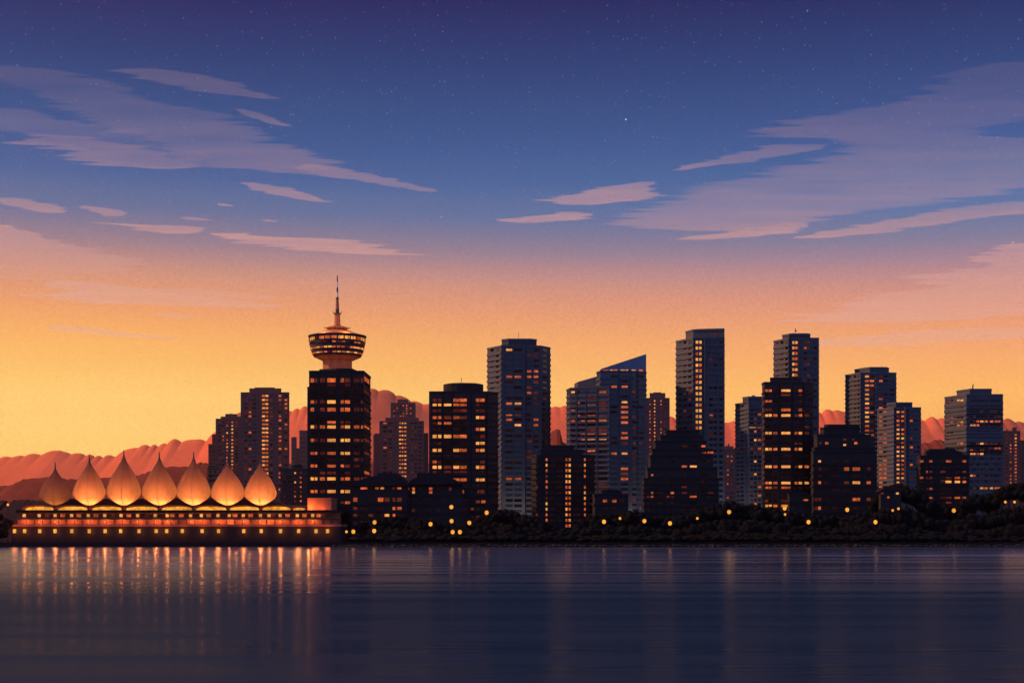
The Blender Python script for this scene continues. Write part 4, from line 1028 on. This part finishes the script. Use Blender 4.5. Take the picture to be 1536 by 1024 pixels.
cloud('bright tapered tip at the right end of the broad lilac band', [(247, 452, 478), (254, 445, 520), (260, 462, 545), (266, 490, 575), (273, 535, 605), (280, 585, 630), (288, 640, 660)], 0.34, 0.30, 6, 7)
cloud('slim pink dash under the tapered tip', [(274, 358, 380), (282, 370, 432), (290, 395, 458), (297, 430, 480), (304, 482, 502)], 0.28, 0.30, 7, 5)
cloud('small pink cloud touching the left edge at mid sky', [(297, -20, 25), (303, -10, 60), (309, 12, 88), (315, 38, 100), (320, 70, 96)], 0.34, 0.32, 8, 6)
cloud('tiny pink oval cloud right of the left edge cloud', [(309, 115, 132), (314, 128, 168), (320, 140, 190), (325, 155, 182)], 0.32, 0.32, 9, 5)
cloud('thin pink streak left of centre, upper of the long pair', [(334, 128, 140), (339, 180, 268), (343, 200, 305), (347, 220, 312), (351, 255, 282)], 0.38, 0.34, 10, 8)
cloud('long bright peach streak reaching toward the sky above the pod tower', [(350, 308, 372), (355, 318, 415), (360, 335, 530), (366, 372, 565), (371, 405, 582), (375, 425, 605), (379, 470, 615), (383, 570, 655)], 0.42, 0.40, 11, 10)
cloud('wide peach cloud bank against the left edge', [(337, -40, 8), (345, -40, 34), (355, -40, 62), (365, -40, 106), (375, -40, 150), (385, -40, 182), (395, -40, 212), (403, -40, 216), (411, -40, 140), (420, -40, 100)], 0.34, 0.08, 12)
cloud('orange feathered streak above the sails, left sky', [(421, 62, 120), (428, 72, 190), (436, 92, 245), (443, 40, 330), (449, 60, 352), (455, 130, 385), (461, 345, 425)], 0.34, 0.30, 13)
cloud('short faint orange dash under the feathered streak', [(471, 222, 262), (474, 235, 285), (477, 265, 298)], 0.24, 0.24, 14, 4)
cloud('lowest pale streak in the orange sky at left', [(489, 66, 112), (495, 72, 168), (500, 120, 205), (505, 185, 262), (509, 250, 280)], 0.22, 0.22, 15, 6)
cloud('huge violet cloud bank filling the upper right', [(94, 1500, 1535), (98, 1480, E), (104, 1440, E), (112, 1408, E), (120, 1392, E), (128, 1380, E), (135, 1376, E), (139, 1395, E), (144, 1372, E), (150, 1340, E), (158, 1312, E), (166, 1270, E), (174, 1218, E), (176, 1200, 1555), (184, 1172, 1522), (192, 1160, 1500), (200, 1135, 1478), (205, 1122, 1462), (208, 1235, E), (218, 1245, E), (230, 1250, E), (240, 1215, E),
  (248, 1175, E), (256, 1145, E), (263, 1125, E), (270, 1085, E), (280, 1030, 1560), (288, 1015, 1520), (296, 1005, 1470), (304, 985, 1410), (312, 955, 1350), (320, 945, 1290), (328, 930, 1250), (336, 912, 1225), (342, 960, 1170), (347, 1040, 1100)], 0.13, 0.21, 16, 9)
cloud('tongue of cloud pointing left, upper right sky', [(217, 1160, 1246), (225, 1125, 1230), (234, 1090, 1175), (243, 1055, 1120), (250, 1025, 1070), (256, 1003, 1025)], 0.26, 0.28, 17, 8)
cloud('pink tongue pointing left right of centre, upper of two', [(273, 960, 985), (279, 905, 975), (286, 872, 985), (293, 835, 1000), (299, 795, 975), (304, 820, 930), (308, 850, 890)], 0.34, 0.36, 18, 9)
cloud('pink tongue pointing left right of centre, lower of two', [(318, 845, 866), (323, 812, 890), (328, 775, 895), (332, 738, 850), (335, 780, 800)], 0.38, 0.38, 19, 7)
cloud('narrow streak below the violet bank, above the tallest slim tower', [(334, 1185, 1215), (342, 1120, 1215), (349, 1075, 1195), (355, 1035, 1130), (360, 1008, 1060)], 0.34, 0.32, 20, 8)
cloud('long lavender streak running to the right edge under the violet bank', [(303, 1510, E), (312, 1440, E), (320, 1385, 1540), (328, 1340, 1465), (335, 1300, 1425), (342, 1268, 1380), (349, 1230, 1335), (355, 1195, 1275), (358, 1183, 1230)], 0.30, 0.32, 21, 9)
cloud('large peach cloud at the right edge above the right-hand towers', [(365, 1520, E), (372, 1492, E), (380, 1470, E), (388, 1455, E), (396, 1468, E), (403, 1440, E), (410, 1400, E), (417, 1342, E), (423, 1355, E), (430, 1375, E), (436, 1320, E), (443, 1272, E), (452, 1258, E), (461, 1245, E), (470, 1215, E), (478, 1175, 1480), (484, 1146, 1360)], 0.34, 0.24, 22, 12)
cloud('faint low streak at the right edge just above the towers', [(490, 1470, E), (497, 1350, E), (504, 1290, E), (511, 1200, 1500), (518, 1128, 1300), (521, 1340, 1440)], 0.20, 0.20, 23, 9)

cloud('tiny dash of cloud above the long peach streak', [(326, 268, 290), (329, 275, 312), (331, 305, 322)], 0.34, 0.3, 31, 4)
cloud('tiny isolated dash of cloud left of the tall antenna, high', [(330, 392, 402), (332, 396, 415), (333, 405, 418)], 0.34, 0.3, 32, 3)
cloud('very small pink dash under the slim pink dash', [(306, 324, 336), (308, 330, 347), (310, 342, 352)], 0.34, 0.3, 33, 3)
cloud('long faint strip in the orange sky left of the antenna', [(433, 225, 300), (438, 240, 345), (444, 290, 410), (450, 350, 415)], 0.2, 0.2, 34, 9)

# =================================================================== SKY, SUN, HAZE
SUN_AZ, SUN_EL = math.radians(-86), math.radians(38)
w = bpy.data.worlds.new('World'); SC.world = w; w.use_nodes = True
nt = w.node_tree; nt.nodes.clear()
out = nt.nodes.new('ShaderNodeOutputWorld')
tc = N(nt, 'ShaderNodeTexCoord'); sp = N(nt, 'ShaderNodeSeparateXYZ'); nt.links.new(tc.outputs['Generated'], sp.inputs[0])
def math_(op, a, b=None, clamp=False):
    m = N(nt, 'ShaderNodeMath', operation=op, use_clamp=clamp)
    for i, v in enumerate((a, b)):
        if v is None: continue
        if isinstance(v, (int, float)): m.inputs[i].default_value = v
        else: nt.links.new(v, m.inputs[i])
    return m.outputs[0]
hx = math_('MULTIPLY', sp.outputs[0], sp.outputs[0]); hy = math_('MULTIPLY', sp.outputs[1], sp.outputs[1])
hl = math_('MAXIMUM', math_('SQRT', math_('ADD', hx, hy)), 0.0001)
v = math_('DIVIDE', sp.outputs[2], hl)            # tangent of elevation
side = math_('DIVIDE', sp.outputs[0], hl)          # sine of azimuth from the view of the sunset
t_el = math_('DIVIDE', math_('ARCTANGENT', v), 0.5, True)     # 0..1 over 0..28.6 deg
def ramp(stops):
    r = N(nt, 'ShaderNodeValToRGB'); e = r.color_ramp.elements
    pos = [(math.atan((HOR-y)/F)/0.5 if y > -400 else p, c) for y, c, p in stops]
    pos.sort(key=lambda q: q[0])
    while len(e) > 1: e.remove(e[-1])
    e[0].position = pos[0][0]; e[0].color = (*pos[0][1], 1)
    for p, c in pos[1:]:
        k = e.new(p); k.color = (*c, 1)
    nt.links.new(t_el, r.inputs[0]); return r
SKYK = 2.5
def S(y, rgb, p=None):
    if rgb and max(rgb) > 5: c = lin(rgb)
    else: c = rgb
    return (y, tuple(q/SKYK for q in c), p)
#SKY_BEGIN
SKY_L = [(800, (1.1901, 0.6608, 0.1346)), (700, (1.1901, 0.7638, 0.1914)), (650, (1.1901, 0.7888, 0.2129)), (600, (1.1795, 0.7474, 0.1984)), (550, (1.0911, 0.5948, 0.145)), (525, (1.078, 0.5331, 0.1355)), (500, (1.0213, 0.4652, 0.1336)), (475, (0.9384, 0.393, 0.1433)), (450, (0.8311, 0.3477, 0.1674)), (425, (0.7119, 0.318, 0.2011)), (400, (0.5266, 0.2693, 0.2337)), (375, (0.3285, 0.2201, 0.2728)), (350, (0.2108, 0.19, 0.2995)), (325, (0.1094, 0.1628, 0.3245)), (300, (0.0783, 0.1455, 0.3229)), (275, (0.0393, 0.1185, 0.3196)), (250, (0.034, 0.1055, 0.2963)), (225, (0.0164, 0.0911, 0.2816)), (200, (0.0132, 0.0809, 0.2576)), (100, (0.0005, 0.0401, 0.1755)), (0, (0.0005, 0.008, 0.1071))]
SKY_R = [(800, (1.1512, 0.4584, 0.0922)), (700, (1.1512, 0.5223, 0.1161)), (650, (1.1722, 0.5699, 0.1349)), (600, (1.1828, 0.584, 0.1405)), (550, (1.0801, 0.4804, 0.1576)), (525, (1.0121, 0.4284, 0.1675)), (500, (0.9298, 0.3859, 0.1816)), (475, (0.8331, 0.341, 0.2025)), (450, (0.6977, 0.3044, 0.2335)), (425, (0.5315, 0.2699, 0.2795)), (400, (0.3501, 0.2354, 0.3195)), (375, (0.2116, 0.2109, 0.3442)), (350, (0.1384, 0.192, 0.3624)), (325, (0.0864, 0.1777, 0.392)), (300, (0.0666, 0.1607, 0.3755)), (275, (0.0459, 0.1411, 0.353)), (250, (0.0372, 0.1198, 0.3266)), (225, (0.0319, 0.1038, 0.3089)), (200, (0.0244, 0.0883, 0.2793)), (100, (0.0086, 0.0461, 0.1872)), (0, (0.0012, 0.0153, 0.1086))]
#SKY_END
rl = ramp([S(y, c) for y, c in SKY_L] + [S(-999, (0.028, 0.045, 0.13), 1.0)])
rr2 = ramp([S(y, c) for y, c in SKY_R] + [S(-999, (0.028, 0.045, 0.13), 1.0)])
mx = N(nt, 'ShaderNodeMix', data_type='RGBA')
mside = N(nt, 'ShaderNodeMapRange'); mside.inputs[1].default_value = -0.25; mside.inputs[2].default_value = 0.30
nt.links.new(side, mside.inputs[0]); nt.links.new(mside.outputs[0], mx.inputs[0])
nt.links.new(rl.outputs[0], mx.inputs[6]); nt.links.new(rr2.outputs[0], mx.inputs[7])
# the sky opposite the sunset: blue dusk
rb = N(nt, 'ShaderNodeValToRGB'); e = rb.color_ramp.elements
e[0].position = 0; e[0].color = (0.080, 0.108, 0.225, 1); e[1].position = 1; e[1].color = (0.060, 0.092, 0.225, 1)
nt.links.new(t_el, rb.inputs[0])
mb = N(nt, 'ShaderNodeMix', data_type='RGBA')
mfr = N(nt, 'ShaderNodeMapRange', interpolation_type='SMOOTHSTEP'); mfr.inputs[1].default_value = -0.35; mfr.inputs[2].default_value = 0.75
fw = math_('DIVIDE', sp.outputs[1], hl)
nt.links.new(fw, mfr.inputs[0]); nt.links.new(mfr.outputs[0], mb.inputs[0])
nt.links.new(rb.outputs[0], mb.inputs[6]); nt.links.new(mx.outputs[2], mb.inputs[7])
# stars
def star(scale, thr, keep, bright):
    vo = N(nt, 'ShaderNodeTexVoronoi', Scale=scale); nt.links.new(tc.outputs['Generated'], vo.inputs['Vector'])
    s1 = math_('LESS_THAN', vo.outputs['Distance'], thr)
    sx = N(nt, 'ShaderNodeSeparateColor'); nt.links.new(vo.outputs['Color'], sx.inputs[0])
    s2 = math_('GREATER_THAN', sx.outputs[0], keep)
    return math_('MULTIPLY', math_('MULTIPLY', s1, s2), math_('MULTIPLY', sx.outputs[1], bright))
hi = N(nt, 'ShaderNodeMapRange'); hi.inputs[1].default_value = 0.10; hi.inputs[2].default_value = 0.28; nt.links.new(v, hi.inputs[0])
st = math_('MULTIPLY', math_('ADD', star(110, 0.06, 0.962, 0.85), star(330, 0.16, 0.55, 0.14)), hi.outputs[0])
stc = N(nt, 'ShaderNodeCombineColor')
for i, k in enumerate((1.0, 0.85, 0.7)): nt.links.new(math_('MULTIPLY', st, k), stc.inputs[i])
# soft uneven grain of thin high dust
gn = N(nt, 'ShaderNodeTexNoise', Scale=650.0, Detail=2.0, Roughness=0.8); nt.links.new(tc.outputs['Generated'], gn.inputs['Vector'])
gm = N(nt, 'ShaderNodeMapRange'); gm.inputs[1].default_value = 0.3; gm.inputs[2].default_value = 0.7; gm.inputs[3].default_value = 0.91*SKYK; gm.inputs[4].default_value = 1.09*SKYK
nt.links.new(gn.outputs['Fac'], gm.inputs[0])
sc1 = N(nt, 'ShaderNodeVectorMath', operation='SCALE'); nt.links.new(mb.outputs[2], sc1.inputs[0]); nt.links.new(gm.outputs[0], sc1.inputs['Scale'])
ad = N(nt, 'ShaderNodeVectorMath', operation='ADD'); nt.links.new(sc1.outputs[0], ad.inputs[0]); nt.links.new(stc.outputs[0], ad.inputs[1])
bg1 = N(nt, 'ShaderNodeBackground', Strength=1.0); nt.links.new(ad.outputs[0], bg1.inputs['Color'])
sky = N(nt, 'ShaderNodeTexSky', sky_type='NISHITA'); sky.sun_disc = False; sky.sun_elevation = SUN_EL; sky.sun_rotation = SUN_AZ
bg2 = N(nt, 'ShaderNodeBackground', Strength=0.004); nt.links.new(sky.outputs[0], bg2.inputs['Color'])
asd = N(nt, 'ShaderNodeAddShader'); nt.links.new(bg1.outputs[0], asd.inputs[0]); nt.links.new(bg2.outputs[0], asd.inputs[1])
nt.links.new(asd.outputs[0], out.inputs['Surface'])

sl = bpy.data.lights.new('sun', 'SUN'); sl.energy = 5.0; sl.angle = math.radians(2.0); sl.color = (1.0, 0.49, 0.24)
so = bpy.data.objects.new('sun', sl); link(so)
sd = Vector((math.sin(SUN_AZ)*math.cos(SUN_EL), math.cos(SUN_AZ)*math.cos(SUN_EL), math.sin(SUN_EL)))
so.rotation_euler = sd.to_track_quat('Z', 'Y').to_euler(); so.location = sd*100

hb = MB(); hb.box((0, 9300, 752), (18000, 19900, 1508), None)
me = bpy.data.meshes.new('haze'); me.from_pydata([tuple(q) for q in hb.v], [], hb.f)
hm = bpy.data.materials.new('haze'); hm.use_nodes = True; hn = hm.node_tree; hn.nodes.clear()
ho = hn.nodes.new('ShaderNodeOutputMaterial'); hv = hn.nodes.new('ShaderNodeVolumePrincipled')
hv.inputs['Color'].default_value = (1.0, 0.60, 0.48, 1); hv.inputs['Density'].default_value = 1.9e-5; hv.inputs['Anisotropy'].default_value = 0.8
hn.links.new(hv.outputs[0], ho.inputs['Volume']); me.materials.append(hm)
o = bpy.data.objects.new('haze', me); link(o); tag(o, kind='stuff')

# =================================================================== CAMERA, RENDER
cam = bpy.data.cameras.new('camera'); co = bpy.data.objects.new('camera', cam); link(co)
co.location = (0, 0, H); co.rotation_euler = (math.pi/2, 0, 0)
cam.sensor_width = 36.0; cam.lens = 36.0*F/1536; cam.shift_y = (HOR-512)/1536; cam.clip_start = 0.5; cam.clip_end = 120000
SC.camera = co
SC.render.engine = 'CYCLES'
SC.view_settings.view_transform = 'Standard'; SC.view_settings.look = 'None'; SC.view_settings.exposure = 0; SC.view_settings.gamma = 1
cy = SC.cycles
cy.use_denoising = True; cy.max_bounces = 5; cy.diffuse_bounces = 2; cy.glossy_bounces = 2; cy.transmission_bounces = 2; cy.volume_bounces = 1; cy.transparent_max_bounces = 24
cy.sample_clamp_indirect = 4.0
